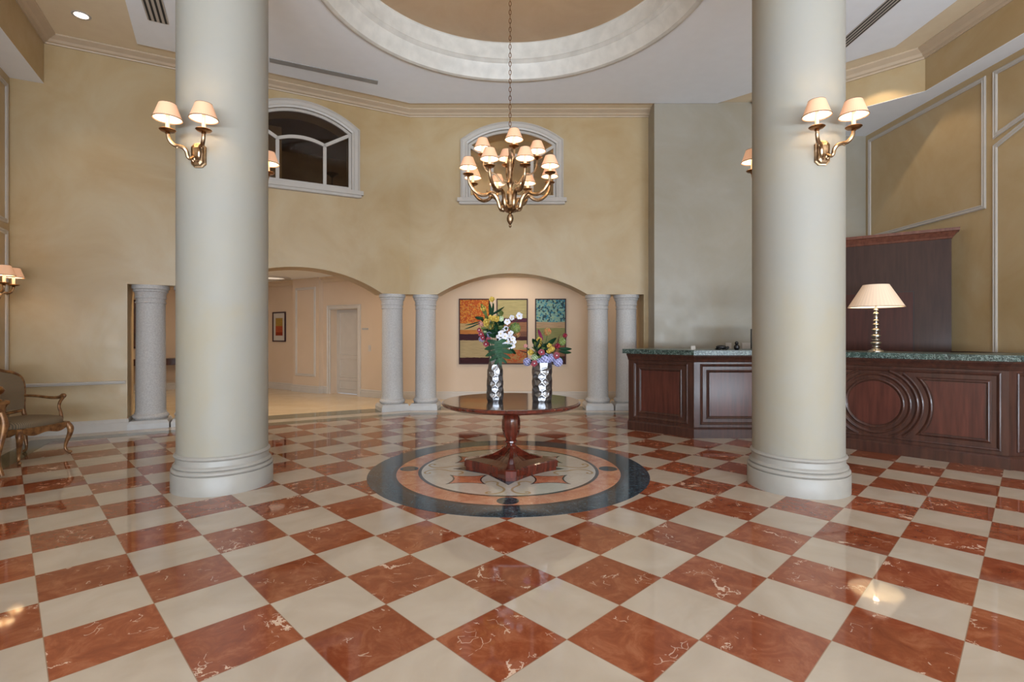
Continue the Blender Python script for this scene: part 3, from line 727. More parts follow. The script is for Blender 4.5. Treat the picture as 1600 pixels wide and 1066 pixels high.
# ------------------------------------------------------------------ ceiling fittings
def downlight(p, label, power, ang=75):
    e = empty('downlight', p); tag(e, label, 'ceiling light', 'recessed ceiling downlights')
    bm = bmesh.new(); lathe(bm, [(.075, 0), (.078, -.006), (.10, -.006), (.105, 0)], 32, cap=False); link('trim_ring', bm, m_white, e, smooth=True)
    bm = bmesh.new(); lathe(bm, [(.075, -.001), (.04, -.003), (.005, -.004)], 32); link('lens', bm, m_can, e)
    o = spot('downlight_lamp', (0, 0, -.02), power, ang); o.parent = e
    return e
downlight((-5.535, 6.62, ZC), 'small lit downlight in the tan ceiling at the top left', 30)
spot('downlight_lamp', (5.25, 7.50, 5.45), 40, 102, .3)
def vent(name, pts, label, slots, dirn):
    bm = bmesh.new(); flat_poly(bm, pts, 5.475, 5.467); v = tag(link(name, bm, m_vent if slots == 0 else m_white), label, 'air vent')
    a, b, c, d = [Vector(p) for p in pts]
    bm = bmesh.new(); n = max(slots, 2)
    for i in range(n):
        u0, u1 = (i+.3)/n, (i+.75)/n
        if slots: q = [a.lerp(d, u0), b.lerp(c, u0), b.lerp(c, u1), a.lerp(d, u1)]
        else: continue
        flat_poly(bm, [tuple(p) for p in q], 5.4665, 5.4655)
    if slots: link('slot', bm, m_dark, v)
    else: bm.free()
    return v
vent('linear_vent', [(-3.62, 7.70), (-2.19, 8.39), (-2.15, 8.27), (-3.57, 7.58)], 'long grey linear vent in the white ceiling left of the dome', 0, None)
vent('slot_vent', [(4.56, 7.6), (4.56, 4.6), (4.74, 4.6), (4.74, 7.6)], 'slotted ceiling vent at the upper right beside the right big column', 4, None)
vn = (Vector((-4.69, 6.64))-Vector((-4.51, 6.286))).normalized(); pe = Vector((vn.y, -vn.x))
o_ = Vector((-4.71, 6.66)); w_ = pe*.23; q_ = -vn*1.0
vent('slot_vent', [tuple(o_), tuple(o_+q_), tuple(o_+q_+w_), tuple(o_+w_)], 'slotted ceiling vent at the top left beside the left big column', 4, None)

# ------------------------------------------------------------------ floor medallion
MX, MY = -.035, 5.355
md = empty('floor_medallion', (MX, MY, 0)); tag(md, 'round marble inlay with dark green ring and rose ring in the floor under the table', 'floor inlay')
def disc(name, r0, r1, z, m, n=96):
    bm = bmesh.new()
    if r0 > 0: prism(bm, [[(r1*cos(2*pi*i/n), r1*sin(2*pi*i/n)) for i in range(n)], [(r0*cos(2*pi*i/n), r0*sin(2*pi*i/n)) for i in range(n)]], T3, z, 0)
    else: prism(bm, [[(r1*cos(2*pi*i/n), r1*sin(2*pi*i/n)) for i in range(n)]], T3, z, 0)
    return link(name, bm, m, md)
disc('green_ring', 1.18, 1.42, .002, m_green); disc('dark_line', 1.14, 1.18, .002, m_darkline)
disc('rose_ring', .925, 1.14, .002, m_orange); disc('dark_line', .892, .925, .002, m_darkline)
disc('pale_centre', 0, .892, .002, m_whiteinlay)
for i in range(4):
    a = i*pi/2
    bm = bmesh.new(); cx, cy = 1.033*cos(a), 1.033*sin(a)
    flat_poly(bm, [(cx+.095*cos(t*2*pi/24), cy+.095*sin(t*2*pi/24)) for t in range(24)], .0028, .002); link('green_roundel', bm, m_green, md)
# four-pointed dark star and the four red concave tiles
def concave(pts, dpt, k=8):
    out = []
    c = sum((Vector(p) for p in pts), Vector((0, 0)))/len(pts)
    for i in range(len(pts)):
        a, b = Vector(pts[i]), Vector(pts[(i+1) % len(pts)]); m_ = (a+b)/2; inn = (c-m_)*dpt
        for j in range(k):
            t = j/k; out.append(tuple(a.lerp(b, t)+inn*4*t*(1-t)))
    return out
bm = bmesh.new(); star = []
for i in range(4):
    a = i*pi/2; p = Vector((cos(a), sin(a)))*.58; nx = Vector((cos(a+pi/4), sin(a+pi/4)))*.30; star += [tuple(p), tuple(nx)]
flat_poly(bm, star, .0030, .002); link('green_star', bm, m_green, md)
for i in range(4):
    a = i*pi/2+pi/4; c = Vector((cos(a), sin(a)))*.56; R2 = Matrix.Rotation(0, 2)
    for (sc_, z_, mt, nm) in ((1.22, .0032, m_darkline, 'dark_outline'), (1.0, .0036, m_redinlay, 'red_tile')):
        q = [(-.155, -.13), (.155, -.13), (.155, .13), (-.155, .13)]
        q = concave([(x*sc_, y*sc_) for x, y in q], .20 if sc_ == 1 else .27)
        bm = bmesh.new(); flat_poly(bm, [tuple(c+Vector(p)) for p in q], z_, .002); link(nm, bm, mt, md)
for i in range(4):
    a = i*pi/2
    for s in (-1, 1):
        bm = bmesh.new(); P = []
        # s-scroll from beside the star's point out to the rim, ending in a small curl
        key = [(.50, s*.22), (.46, s*.16), (.50, s*.10), (.58, s*.10), (.66, s*.05), (.73, s*.035), (.80, s*.06), (.845, s*.13), (.83, s*.19), (.79, s*.18), (.80, s*.15)]
        pts = smoothpath([(x, y, 0) for x, y in key], 6); w = .011
        L_, R_ = [], []
        for j in range(len(pts)):
            t = (pts[min(j+1, len(pts)-1)]-pts[max(j-1, 0)]).normalized(); nn = Vector((-t.y, t.x, 0))
            L_.append(pts[j]+nn*w); R_.append(pts[j]-nn*w)
        rt = lambda p: (p.x*cos(a)-p.y*sin(a), p.x*sin(a)+p.y*cos(a))
        for j in range(len(L_)-1):
            q = [rt(L_[j]), rt(L_[j+1]), rt(R_[j+1]), rt(R_[j])]
            A = [bm.verts.new((x, y, .0031)) for x, y in q]; bm.faces.new(A)
        bmesh.ops.remove_doubles(bm, verts=bm.verts[:], dist=1e-5)
        for fc in bm.faces:
            if fc.normal.z < 0: fc.normal_flip()
        link('tan_scroll', bm, m_taninlay, md)

# ------------------------------------------------------------------ round table
TX, TY, TZ = -.01, 5.355, .712
tb = empty('round_table', (TX, TY, .004)); tag(tb, 'round polished mahogany pedestal table on the floor medallion', 'table')
z0 = -.004
bm = bmesh.new(); lathe(bm, [(.60, TZ-.055+z0), (.68, TZ-.05+z0), (.70, TZ-.04+z0), (.715, TZ-.028+z0), (.718, TZ-.015+z0), (.71, TZ-.006+z0), (.70, TZ-.003+z0)], 96); link('rim', bm, m_tablewood, tb, smooth=True)
bm = bmesh.new(); lathe(bm, [(.702, TZ-.006+z0), (.70, TZ+z0)], 96); link('table_top', bm, m_tabletop, tb)
bm = bmesh.new()
lathe(bm, [(.10, .66), (.10, .64), (.07, .62), (.055, .60), (.05, .585), (.065, .575), (.085, .55), (.092, .50), (.092, .42), (.080, .36), (.06, .32), (.055, .305), (.065, .295), (.066, .28), (.05, .265), (.048, .25), (.062, .235), (.066, .22), (.055, .20)], 16, rf=lambda r, z, a: r*(1+.03*cos(8*a)) if .33 < z < .56 else r)
link('pedestal', bm, m_tablewood, tb, smooth=True)
bm = bmesh.new()
def dia(hd, z, c):
    pts = []
    for i in range(4):
        a = i*pi/2; tip = Vector((cos(a), sin(a))); nx = Vector((cos(a+pi/2), sin(a+pi/2))); md_ = (tip+nx)/2
        tw = .05*hd/.48
        perp = Vector((-tip.y, tip.x))
        pts += [tip*hd-perp*tw, tip*hd+perp*tw]
        for t in (.2, .35, .5, .65, .8):
            pts.append((tip*hd+perp*tw).lerp(nx*hd-Vector((-nx.y, nx.x))*tw, t)*(1-c*4*t*(1-t)))
    return [bm.verts.new((p.x, p.y, z)) for p in pts]
rg = [dia(.465, .0, .10), dia(.465, .03, .10), dia(.48, .034, .10), dia(.48, .095, .10), dia(.465, .105, .10), dia(.33, .125, .16), dia(.20, .155, .18), dia(.11, .20, .10), dia(.07, .23, .05)]
for a, b in zip(rg, rg[1:]):
    k = len(a)
    for i in range(k): bm.faces.new((a[i], a[(i+1) % k], b[(i+1) % k], b[i]))
bm.faces.new(rg[0]); bm.faces.new(rg[-1]); link('base', bm, m_tablewood, tb)

# ------------------------------------------------------------------ vases
random.seed(4)
def vase(name, x, y, H, prof, seed, label):
    rnd = random.Random(seed); n, m = 84, 64; R0 = .1
    cells = []
    rows = max(5, int(H/.055))
    for i in range(rows):
        for j in range(8): cells.append(((j+.5*(i % 2)+rnd.uniform(-.25, .25))/8*2*pi, (i+.5+rnd.uniform(-.3, .3))/rows*H))
    bm = bmesh.new(); rings = []
    for i in range(m+1):
        z = H*i/m; r = 0
        for (za, ra), (zb2, rb) in zip(prof, prof[1:]):
            if za <= z/H <= zb2+1e-9: r = ra+(rb-ra)*((z/H-za)/(zb2-za)); break
        ring = []
        for j in range(n):
            a = 2*pi*j/n
            ds = sorted(math.hypot((((a-ca+pi) % (2*pi))-pi)*R0, z-cz) for ca, cz in cells)[:2]
            dim = min(1, (ds[1]-ds[0])/.03); rr = r-.007*dim
            ring.append(bm.verts.new((rr*cos(a), rr*sin(a), z)))
        rings.append(ring)
    for a, b in zip(rings, rings[1:]):
        for j in range(n): bm.faces.new((a[j], a[(j+1) % n], b[(j+1) % n], b[j]))
    bm.faces.new(rings[0])
    inn = [bm.verts.new(v.co*1) for v in rings[-1]]
    for v in inn: v.co.x *= .93; v.co.y *= .93
    low = [bm.verts.new((v.co.x*.9, v.co.y*.9, H*.75)) for v in inn]
    for j in range(n):
        bm.faces.new((rings[-1][j], rings[-1][(j+1) % n], inn[(j+1) % n], inn[j])); bm.faces.new((inn[j], inn[(j+1) % n], low[(j+1) % n], low[j]))
    bm.faces.new(low)
    return tag(link(name, bm, m_silver, smooth=True, autos=radians(60), loc=(x, y, TZ+.0005)), label, 'vase')
VY = 5.27
vase('silver_vase', -.173, VY, .44, [(0, .080), (.06, .088), (.35, .088), (.75, .08), (.93, .062), (1, .060)], 3, 'tall narrow hammered silver vase, left on the round table')
vase('silver_vase', .307, VY, .40, [(0, .098), (.05, .104), (.8, .104), (1, .106)], 8, 'wide cylindrical hammered silver vase, right on the round table')

# ------------------------------------------------------------------ flowers
def petal(bm, c, n_, u, L, wdt, cup=.25, bend=0):
    """a petal rooted at c, growing along u, facing n_"""
    u = u.normalized(); n_ = (n_-u*n_.dot(u)).normalized(); s = u.cross(n_); rows = []
    for i in range(5):
        t = i/4; w = wdt*sin(pi*(.12+.8*t))**.8; ctr = c+u*(L*t)+n_*(cup*L*t*t-bend*L*t)
        rows.append([bm.verts.new(ctr-s*w+n_*w*.3), bm.verts.new(ctr), bm.verts.new(ctr+s*w+n_*w*.3)])
    for a, b in zip(rows, rows[1:]):
        for j in range(2): bm.faces.new((a[j], a[j+1], b[j+1], b[j]))
def basis(d):
    d = d.normalized(); a = Vector((0, 0, 1)) if abs(d.z) < .9 else Vector((1, 0, 0)); u = d.cross(a).normalized(); return d, u, d.cross(u)
def stem_to(bm, p, root, r=.0025):
    mid = (Vector(p)+Vector(root))/2+Vector((0, 0, .03)); stube(bm, [p, mid, root], [r, r, r], 5, 5)
def rose(p, r, root, label, m=m_yel, group=None):
    o = empty('rose', p); tag(o, label, 'flower', group)
    bm = bmesh.new(); d = Vector((random.uniform(-.4, .4), -1, random.uniform(.2, .7))); d, u, v = basis(d)
    for k, (nn, rr, op) in enumerate(((5, 1.0, .55), (5, .8, .25), (4, .55, .1))):
        for i in range(nn):
            a = 2*pi*(i+.4*k)/nn; rad = u*cos(a)+v*sin(a)
            petal(bm, -d*r*.5+rad*r*.15, d*-1+rad*.0001, (d*(1.0-op)+rad*op).normalized(), r*1.35*rr+r*.2, r*.62*rr, cup=-.25)
    ball(bm, d*r*.15, r*.5, seg=8, ring=6)
    link('petals', bm, m, o, smooth=True)
    bm = bmesh.new(); stem_to(bm, -d*r*.4, Vector(root)-Vector(p)); link('stem', bm, m_leaf, o, smooth=True)
    return o
def orchid(p, r, m, root, label, group=None, face=None):
    o = empty('orchid', p); tag(o, label, 'flower', group)
    d, u, v = basis(Vector(face) if face else Vector((random.uniform(-.5, .5), -1, random.uniform(-.3, .4))))
    bm = bmesh.new(); ph = random.uniform(0, 6)
    for i, (w, l) in enumerate(((.62, 1), (.42, .95), (.42, .95), (.62, 1), (.42, 1))):
        a = ph+2*pi*i/5; petal(bm, Vector((0, 0, 0)), d, u*cos(a)+v*sin(a), r*l, r*w, .12)
    link('petals', bm, m, o, smooth=True)
    bm = bmesh.new(); ball(bm, d*r*.18, r*.2, seg=8, ring=6); link('lip', bm, m_yel if m is m_wht else m_wht, o, smooth=True)
    bm = bmesh.new(); stem_to(bm, -d*r*.1, Vector(root)-Vector(p), .002); link('stem', bm, m_leaf, o, smooth=True)
    return o
def blade(p0, p1, w, label, m=m_leaf, name='leaf', group=None, sag=.02):
    p0, p1 = Vector(p0), Vector(p1); L = (p1-p0).length; u = (p1-p0).normalized(); n_ = Vector((0, -1, .25)); n_ = (n_-u*n_.dot(u)).normalized(); s = u.cross(n_)
    bm = bmesh.new(); rows = []
    for i in range(9):
        t = i/8; ww = w*sin(pi*min(.98, .06+.92*t))**.7; c = p0.lerp(p1, t)+n_*(-sag*4*t*(1-t)); rows.append([bm.verts.new(c-s*ww+n_*ww*.25), bm.verts.new(c-n_*ww*.15), bm.verts.new(c+s*ww+n_*ww*.25)])
    for a, b in zip(rows, rows[1:]):
        for j in range(2): bm.faces.new((a[j], a[j+1], b[j+1], b[j]))
    bmesh.ops.solidify(bm, geom=bm.faces[:], thickness=.0012)
    return tag(link(name, bm, m, smooth=True), label, 'leaf', group)
V1 = lambda u, v, dy=0: at(715+u/8.887, 460+v/8.887, VY+dy)
V2 = lambda u, v, dy=0: at(810+u/7.611, 500+v/7.611, VY+dy)
def filler(cx, cy, base, n, seed, where, grp, lo=.05, hi=.13):
    rnd = random.Random(seed)
    for i in range(n):
        a = rnd.uniform(-.2*pi, 1.2*pi); L = rnd.uniform(lo, hi); c = Vector((cx+rnd.uniform(-.06, .06), VY+rnd.uniform(-.075, .06), cy+rnd.uniform(-.06, .08)))
        blade(c, c+Vector((cos(a)*L, rnd.uniform(-.05, .06), sin(a)*L)), rnd.uniform(.012, .022), where, [m_leaf, m_leaf, m_leafl][i % 3], 'leaf', grp, .015)
r1 = Vector((-.173, VY, TZ+.36)); r2 = Vector((.307, VY, TZ+.33))
rose(V1(480, 75), .026, r1, 'yellow rose at the very top of the tall arrangement')
rose(V1(360, 200), .026, r1, 'yellow rose high on the left of the tall arrangement')
rose(V1(600, 250, .03), .02, r1, 'small yellow bud on the upper right of the tall arrangement', m_leafl)
for i, (u, v, r) in enumerate(((465, 340, .031), (530, 345, .031), (400, 385, .029), (412, 425, .029), (520, 440, .031), (455, 468, .029), (575, 487, .029))):
    rose(V1(u, v, -.05+.01*i), r, r1, 'yellow rose in the cluster at the middle of the tall arrangement', group='yellow roses clustered in the tall vase')
for i, (u, v, r) in enumerate(((600, 548, .034), (655, 585, .036), (612, 642, .034), (685, 655, .036), (762, 618, .032), (738, 540, .03), (705, 715, .034), (760, 712, .034))):
    orchid(V1(u, v, -.09+.006*i), r, m_wht, r1, 'white orchid bloom in the cascade at the right of the tall arrangement', 'white orchids cascading from the tall vase')
for i, (u, v, r, lab) in enumerate(((860, 300, .038, 'white orchid bloom at the far right tip of the upper spray'), (755, 322, .03, 'white orchid bloom second along the upper spray'), (692, 380, .034, 'white orchid bloom at the inner end of the upper spray'), (672, 480, .03, 'white orchid bloom between upper spray and cascade'))):
    orchid(V1(u, v, -.03), r, m_wht, r1, lab)
orchid(V1(605, 340, -.02), .03, m_hydg, r1, 'pale green orchid beside the yellow roses in the tall arrangement')
for i, (u, v, r) in enumerate(((300, 497, .026), (325, 555, .03), (352, 600, .028), (430, 640, .034), (395, 690, .03))):
    orchid(V1(u, v, -.06), r, m_red, r1, 'crimson orchid hanging on the left of the tall arrangement', 'crimson orchids in the tall vase')
def puff(name, p, r, m, n, label, cat='flower', root=None, group=None, rp=.2):
    o = empty(name, p); tag(o, label, cat, group); bm = bmesh.new(); rnd = random.Random(int(r*9999)+n)
    for i in range(n):
        z = 1-2*(i+.5)/n; a = i*2.39996; q = Vector((sqrt(1-z*z)*cos(a), sqrt(1-z*z)*sin(a), z)); d, u, v = basis(q)
        for k in range(4):
            b = k*pi/2+a; petal(bm, q*r*.9+q*r*.12*((i*7)%5/5), d, u*cos(b)+v*sin(b), r*rp*1.3, r*rp*.75, .35)
    ball(bm, (0, 0, 0), r*.6, seg=10, ring=8)
    link('florets', bm, m, o, smooth=True)
    if root is not None:
        bm = bmesh.new(); stem_to(bm, (0, 0, -r*.8), Vector(root)-Vector(p)); link('stem', bm, m_leaf, o, smooth=True)
    return o
puff('protea', V1(325, 410), .028, m_pnk, 30, 'dusty pink round bloom on the left of the tall arrangement', root=r1)
puff('protea', V1(800, 470, .02), .045, m_leafl, 40, 'spiky yellow-green bloom right of the tall arrangement', root=r1, rp=.4)
puff('protea', V1(830, 560, .01), .028, m_org, 30, 'orange bloom at the right edge of the tall arrangement', root=r1)
puff('hydrangea', V1(335, 625, .02), .030, m_hyd, 30, 'pale lilac bloom behind the crimson orchids', root=r1)
puff('hydrangea', V1(380, 520, .03), .030, m_hydg, 30, 'pale green bloom at the heart of the tall arrangement', root=r1)
for a, b, w, lab, m in (((470, 330), (440, 110), .016, 'dark upright leaf near the top of the tall arrangement', m_leaf), ((440, 300), (650, 172), .012, 'narrow dark leaf pointing up right from the tall arrangement', m_leaf), ((470, 320), (500, 120), .014, 'upright leaf just under the topmost rose', m_leaf),
        ((400, 300), (330, 130), .022, 'olive leaf behind the upper left rose', m_leafl), ((530, 320), (640, 250), .022, 'olive leaf at the upper right of the tall arrangement', m_leafl), ((360, 330), (240, 320), .018, 'grey-green leaf sticking out left of the tall arrangement', m_leaf),
        ((330, 390), (90, 485), .007, 'thin dark stem leaf reaching far left, lower one', m_leaf), ((330, 370), (105, 430), .007, 'thin dark stem leaf reaching far left, upper one', m_leaf), ((420, 500), (530, 600), .028, 'broad dark leaf at the middle of the tall arrangement', m_leaf),
        ((560, 420), (650, 380), .026, 'broad dark leaf between roses and white orchids', m_leaf), ((720, 740), (810, 830), .018, 'dark leaf hanging at the lower right of the tall arrangement', m_leaf), ((690, 470), (860, 400), .014, 'olive leaf beneath the upper orchid spray', m_leafl)):
    blade(V1(*a), V1(*b, -.02), w, lab, m)
for i, (u, v, r) in enumerate(((640, 500, .022), (560, 590, .022), (720, 580, .026), (640, 700, .026), (790, 660, .022))):
    orchid(V1(u, v, -.07), r, m_wht, r1, 'white orchid bloom in the cascade at the right of the tall arrangement', 'white orchids cascading from the tall vase')
puff('hydrangea', V1(440, 560, -.02), .026, m_hyd, 40, 'grey-lilac bloom between the crimson orchids and the broad dark leaf', root=r1)
# monstera leaf: heart outline with deep splits
def monstera(tip, root, L, label):
    bm = bmesh.new(); out = []
    prof = [(-.12, .30), (0, .42), (.15, .50), (.32, .50), (.5, .44), (.68, .32), (.85, .16), (1.0, .0)]
    side = []
    for i in range(len(prof)-1):
        (a, wa), (b, wb) = prof[i], prof[i+1]
        side += [(a+.015, wa*1.0), (b-.035, wb*1.04 if wb > 0 else 0.0)]
        if 0 < i < len(prof)-2: side += [(b-.05, .10)]
    ptsR = [(0.0, .0)]+side; 
    uu = (Vector(tip)-Vector(root)).normalized(); nn = Vector((0, -1, .3)); nn = (nn-uu*nn.dot(uu)).normalized(); ss = uu.cross(nn)
    f = lambda x, y: Vector(root)+uu*(x*L)+ss*(y*L)+nn*(-.25*L*y*y*2-.1*L*x*x)
    N = 5; mid = lambda x: f(x, 0)
    for s in (-1, 1):
        for i in range(N):
            wdt = [.44, .58, .58, .44, .26][i]; x0 = .03+.165*i; dx = [-.14, .02, .14, .20, .20][i]; hw = .066
            row = []
            for k in range(7):
                t = k/6; w_ = hw*(.9+.5*sin(pi*t))*(1-.75*max(0, t-.8)/.2)
                xx = x0+dx*t**1.2; yy = s*wdt*t
                row.append([bm.verts.new(f(xx-w_, yy)), bm.verts.new(f(xx, yy)-nn*.004), bm.verts.new(f(xx+w_, yy))])
            for a, b in zip(row, row[1:]):
                for j in range(2): bm.faces.new((a[j], a[j+1], b[j+1], b[j]))
        V = [bm.verts.new(f(x, y)) for x, y in ((-.04, 0), (.86, 0), (.72, s*.07), (.4, s*.16), (.05, s*.17), (-.05, s*.10))]; bm.faces.new(V)
    V = [bm.verts.new(f(x, y)) for x, y in ((.78, -.09), (.78, .09), (.92, .05), (1.04, 0), (.92, -.05))]; bm.faces.new(V)
    bmesh.ops.triangulate(bm, faces=bm.faces[:]); bmesh.ops.solidify(bm, geom=bm.faces[:], thickness=.0012)
    return tag(link('monstera_leaf', bm, m_leaf), label, 'leaf')
monstera(V1(600, 985, -.13), V1(560, 660, -.10), .245, 'big split monstera leaf drooping over the tall vase')
filler(-.19, 1.44, None, 44, 11, 'green filler leaf among the flowers of the tall arrangement', 'filler leaves in the tall vase')
filler(.30, 1.20, None, 34, 12, 'green filler leaf among the flowers of the wide vase', 'filler leaves in the wide vase', .05, .11)
# right arrangement
for i, (u, v, r) in enumerate(((250, 240, .024), (252, 292, .024), (212, 345, .026), (150, 388, .028), (370, 310, .022), (402, 350, .024), (368, 378, .024))):
    rose(V2(u, v, -.03), r, r2, 'yellow bloom in the low arrangement of the wide vase', group='yellow blooms in the wide vase')
for (u, v, lab) in ((275, 385, 'crimson orchid in the middle of the wide vase, above the lilac bloom'), (455, 425, 'crimson orchid on the right of the wide vase'), (190, 520, 'crimson orchid at the lower left rim of the wide vase')):
    orchid(V2(u, v, -.10), .036, m_red, r2, lab, face=(0, -1, .2))
puff('hydrangea', V2(320, 470, -.03), .058, m_hyd, 70, 'large lilac hydrangea over the rim of the wide vase', root=r2)
puff('hydrangea', V2(470, 500, -.02), .046, m_hyd, 60, 'lilac hydrangea at the right rim of the wide vase', root=r2)
puff('hydrangea', V2(105, 500, 0), .040, m_hyd, 50, 'pale lilac hydrangea at the left of the wide vase', root=r2)
puff('hydrangea', V2(195, 450, -.03), .034, m_hydg, 50, 'pale green hydrangea above the left rim of the wide vase', root=r2)
puff('hydrangea', V2(395, 450, -.05), .038, m_hyd, 50, 'lilac hydrangea between the two crimson orchids of the wide vase', root=r2)
puff('hydrangea', V2(250, 500, -.05), .034, m_hyd, 50, 'lilac hydrangea just above the rim of the wide vase', root=r2)
puff('protea', V2(345, 140, .03), .030, m_org, 30, 'orange and olive bloom at the top of the wide vase arrangement', root=r2, rp=.5)
puff('protea', V2(520, 260, .02), .030, m_leafl, 30, 'olive bloom at the upper right of the wide vase arrangement', root=r2, rp=.5)
puff('protea', V2(555, 185, .02), .018, m_red, 20, 'small red bud sticking out top right of the wide vase', root=r2, rp=.5)
puff('protea', V2(465, 310, 0), .022, m_red, 20, 'dark red bud between leaves on the right of the wide vase', root=r2, rp=.5)
puff('protea', V2(85, 310, .02), .016, m_pnk, 20, 'small pink bud reaching left from the wide vase', root=r2, rp=.5)
for a, b, w, lab, m in (((290, 240), (235, 110), .016, 'magenta pointed bract at the top of the wide vase', m_mag), ((240, 320), (165, 225), .026, 'broad dark leaf at the upper left of the wide vase', m_leaf), ((300, 330), (450, 215), .024, 'long dark leaf slanting up right of the wide vase', m_leaf),
        ((480, 340), (635, 345), .018, 'upper green leaf sticking out right of the wide vase', m_leaf), ((480, 370), (630, 390), .018, 'lower green leaf sticking out right of the wide vase', m_leaf), ((150, 400), (5, 360), .006, 'dark thin twig reaching left between the two vases', m_twig), ((490, 440), (530, 480), .016, 'dark leaf at the lower right of the wide vase', m_leaf), ((430, 400), (490, 180), .005, 'red-brown twig rising on the right of the wide vase', m_twig), ((200, 400), (110, 340), .014, 'small dark leaf at the left of the wide vase', m_leaf)):
    blade(V2(*a), V2(*b, -.02), w, lab, m)

# ------------------------------------------------------------------ paintings
def ramp(n, l, fac, stops, interp_='CONSTANT'):
    r = n.new('ShaderNodeValToRGB'); r.color_ramp.interpolation = interp_; e = r.color_ramp.elements
    e[0].position = stops[0][0]; e[0].color = stops[0][1]; e[1].position = stops[1][0]; e[1].color = stops[1][1]
    for p, c in stops[2:]: k = e.new(p); k.color = c
    l.new(fac, r.inputs['Fac']); return r.outputs['Color']
def art(name, bands, dots, dotrange, dotscale, H, extra=None):
    m, n, l, b = newmat(name); b.inputs['Roughness'].default_value = .8; b.inputs['Specular IOR Level'].default_value = .2
    tc = n.new('ShaderNodeTexCoord'); sp = n.new('ShaderNodeSeparateXYZ'); l.new(tc.outputs['Object'], sp.inputs[0])
    t = M_(n, 'DIVIDE', sp.outputs[2], H)
    nz = n.new('ShaderNodeTexNoise'); nz.inputs['Scale'].default_value = 8; l.new(tc.outputs['Object'], nz.inputs['Vector'])
    tj = M_(n, 'ADD', t, M_(n, 'MULTIPLY', M_(n, 'SUBTRACT', nz.outputs['Fac'], .5), .02))
    base_ = ramp(n, l, tj, bands)
    vo = n.new('ShaderNodeTexVoronoi'); vo.inputs['Scale'].default_value = dotscale; l.new(tc.outputs['Object'], vo.inputs['Vector'])
    dc = ramp(n, l, vo.outputs['Color'], dots)
    inr = M_(n, 'MULTIPLY', M_(n, 'GREATER_THAN', tj, dotrange[0]), M_(n, 'LESS_THAN', tj, dotrange[1]))
    c = mix(n, M_(n, 'MULTIPLY', inr, .9), base_, dc)
    # fine horizontal strokes
    mp = n.new('ShaderNodeMapping'); mp.inputs['Scale'].default_value = (3, 3, 60); l.new(tc.outputs['Object'], mp.inputs['Vector'])
    z = n.new('ShaderNodeTexNoise'); z.inputs['Scale'].default_value = 1.5; l.new(mp.outputs[0], z.inputs['Vector'])
    hs = n.new('ShaderNodeHueSaturation'); l.new(c, hs.inputs['Color']); l.new(M_(n, 'MULTIPLY_ADD', z.outputs['Fac'], .6, .30), hs.inputs['Value'])
    l.new(hs.outputs['Color'], b.inputs['Base Color']); return m
PH = 1.412
a1 = art('abstract_art_orange', [(0, srgb(70, 36, 40)), (.10, srgb(196, 172, 128)), (.36, srgb(72, 40, 48)), (.46, srgb(206, 132, 70)), (.52, srgb(212, 178, 126))], [(0, srgb(214, 96, 30)), (.35, srgb(236, 148, 52)), (.6, srgb(190, 66, 30)), (.8, srgb(220, 170, 90))], (.62, 1), 46, PH)
a2 = art('abstract_art_beige', [(0, srgb(190, 120, 80)), (.04, srgb(206, 116, 74)), (.22, srgb(196, 172, 120)), (.36, srgb(80, 46, 50)), (.42, srgb(140, 96, 78)), (.5, srgb(170, 120, 90)), (.64, srgb(96, 52, 70)), (.70, srgb(192, 180, 130))], [(0, srgb(200, 100, 60)), (.5, srgb(180, 140, 90))], (.04, .2), 34, PH)
a3 = art('abstract_art_teal', [(0, srgb(84, 50, 48)), (.12, srgb(150, 110, 84)), (.3, srgb(150, 150, 100)), (.55, srgb(196, 164, 130)), (.64, srgb(150, 176, 160))], [(0, srgb(130, 176, 170)), (.3, srgb(150, 190, 176)), (.5, srgb(40, 72, 92)), (.65, srgb(60, 140, 170)), (.78, srgb(170, 196, 160))], (.65, 1), 32, PH)
m_frame = plain('picture_frame_dark', srgb(50, 22, 28), .7)
def picture(name, o, u, nrm, w, h, mart, label, fw=.022, mat=0, group=None):
    o, u, nrm = Vector(o), Vector(u).normalized(), Vector(nrm).normalized()
    R = Matrix((( u.x, -nrm.x, 0), (u.y, -nrm.y, 0), (0, 0, 1))).to_4x4()
    e = empty(name, o); e.rotation_euler = R.to_euler(); tag(e, label, 'painting', group)
    bm = bmesh.new(); sweep(bm, [(0, 0), (w, 0), (w, h), (0, h)], [(0, 0), (0, -.03), (fw, -.03), (fw, -.01)], closed=True, f=lambda x, y, k: Vector((x, k, y))); link('frame', bm, m_frame, e)
    bm = bmesh.new(); box(bm, fw*.9, w-fw*.9, -.014, -.002, fw*.9, h-fw*.9); link('canvas' if not mat else 'mount', bm, mart if not mat else m_white, e)
    if mat: bm = bmesh.new(); box(bm, mat, w-mat, -.017, -.012, mat*1.3, h-mat*1.3); link('print', bm, mart, e)
    return e
for x0, x1, am, lab in ((-1.142, -.475, a1, 'tall abstract painting with orange speckles, leftmost of three behind the vases'), (-.332, .338, a2, 'tall abstract painting in beige and plum, middle of three behind the vases'), (.497, 1.163, a3, 'tall abstract painting with teal dotted top, rightmost of three behind the vases')):
    picture('painting', (x0, 11.098, .755), (1, 0, 0), (0, -1, 0), x1-x0, PH, am, lab, group='three abstract paintings behind the middle arch')
a4 = art('small_print', [(0, srgb(160, 60, 30)), (.3, srgb(190, 90, 50)), (.5, srgb(190, 150, 70)), (.8, srgb(150, 150, 100))], [(0, srgb(190, 90, 50)), (.5, srgb(190, 150, 70))], (2, 3), 20, .8)
pq = wd(4.19, 1.21, .002); picture('framed_print', pq, (-WD.x, -WD.y, 0), (WN.x, WN.y, 0), .53, .76, a4, 'small framed print with a wide white mount on the hall wall', .03, .12)
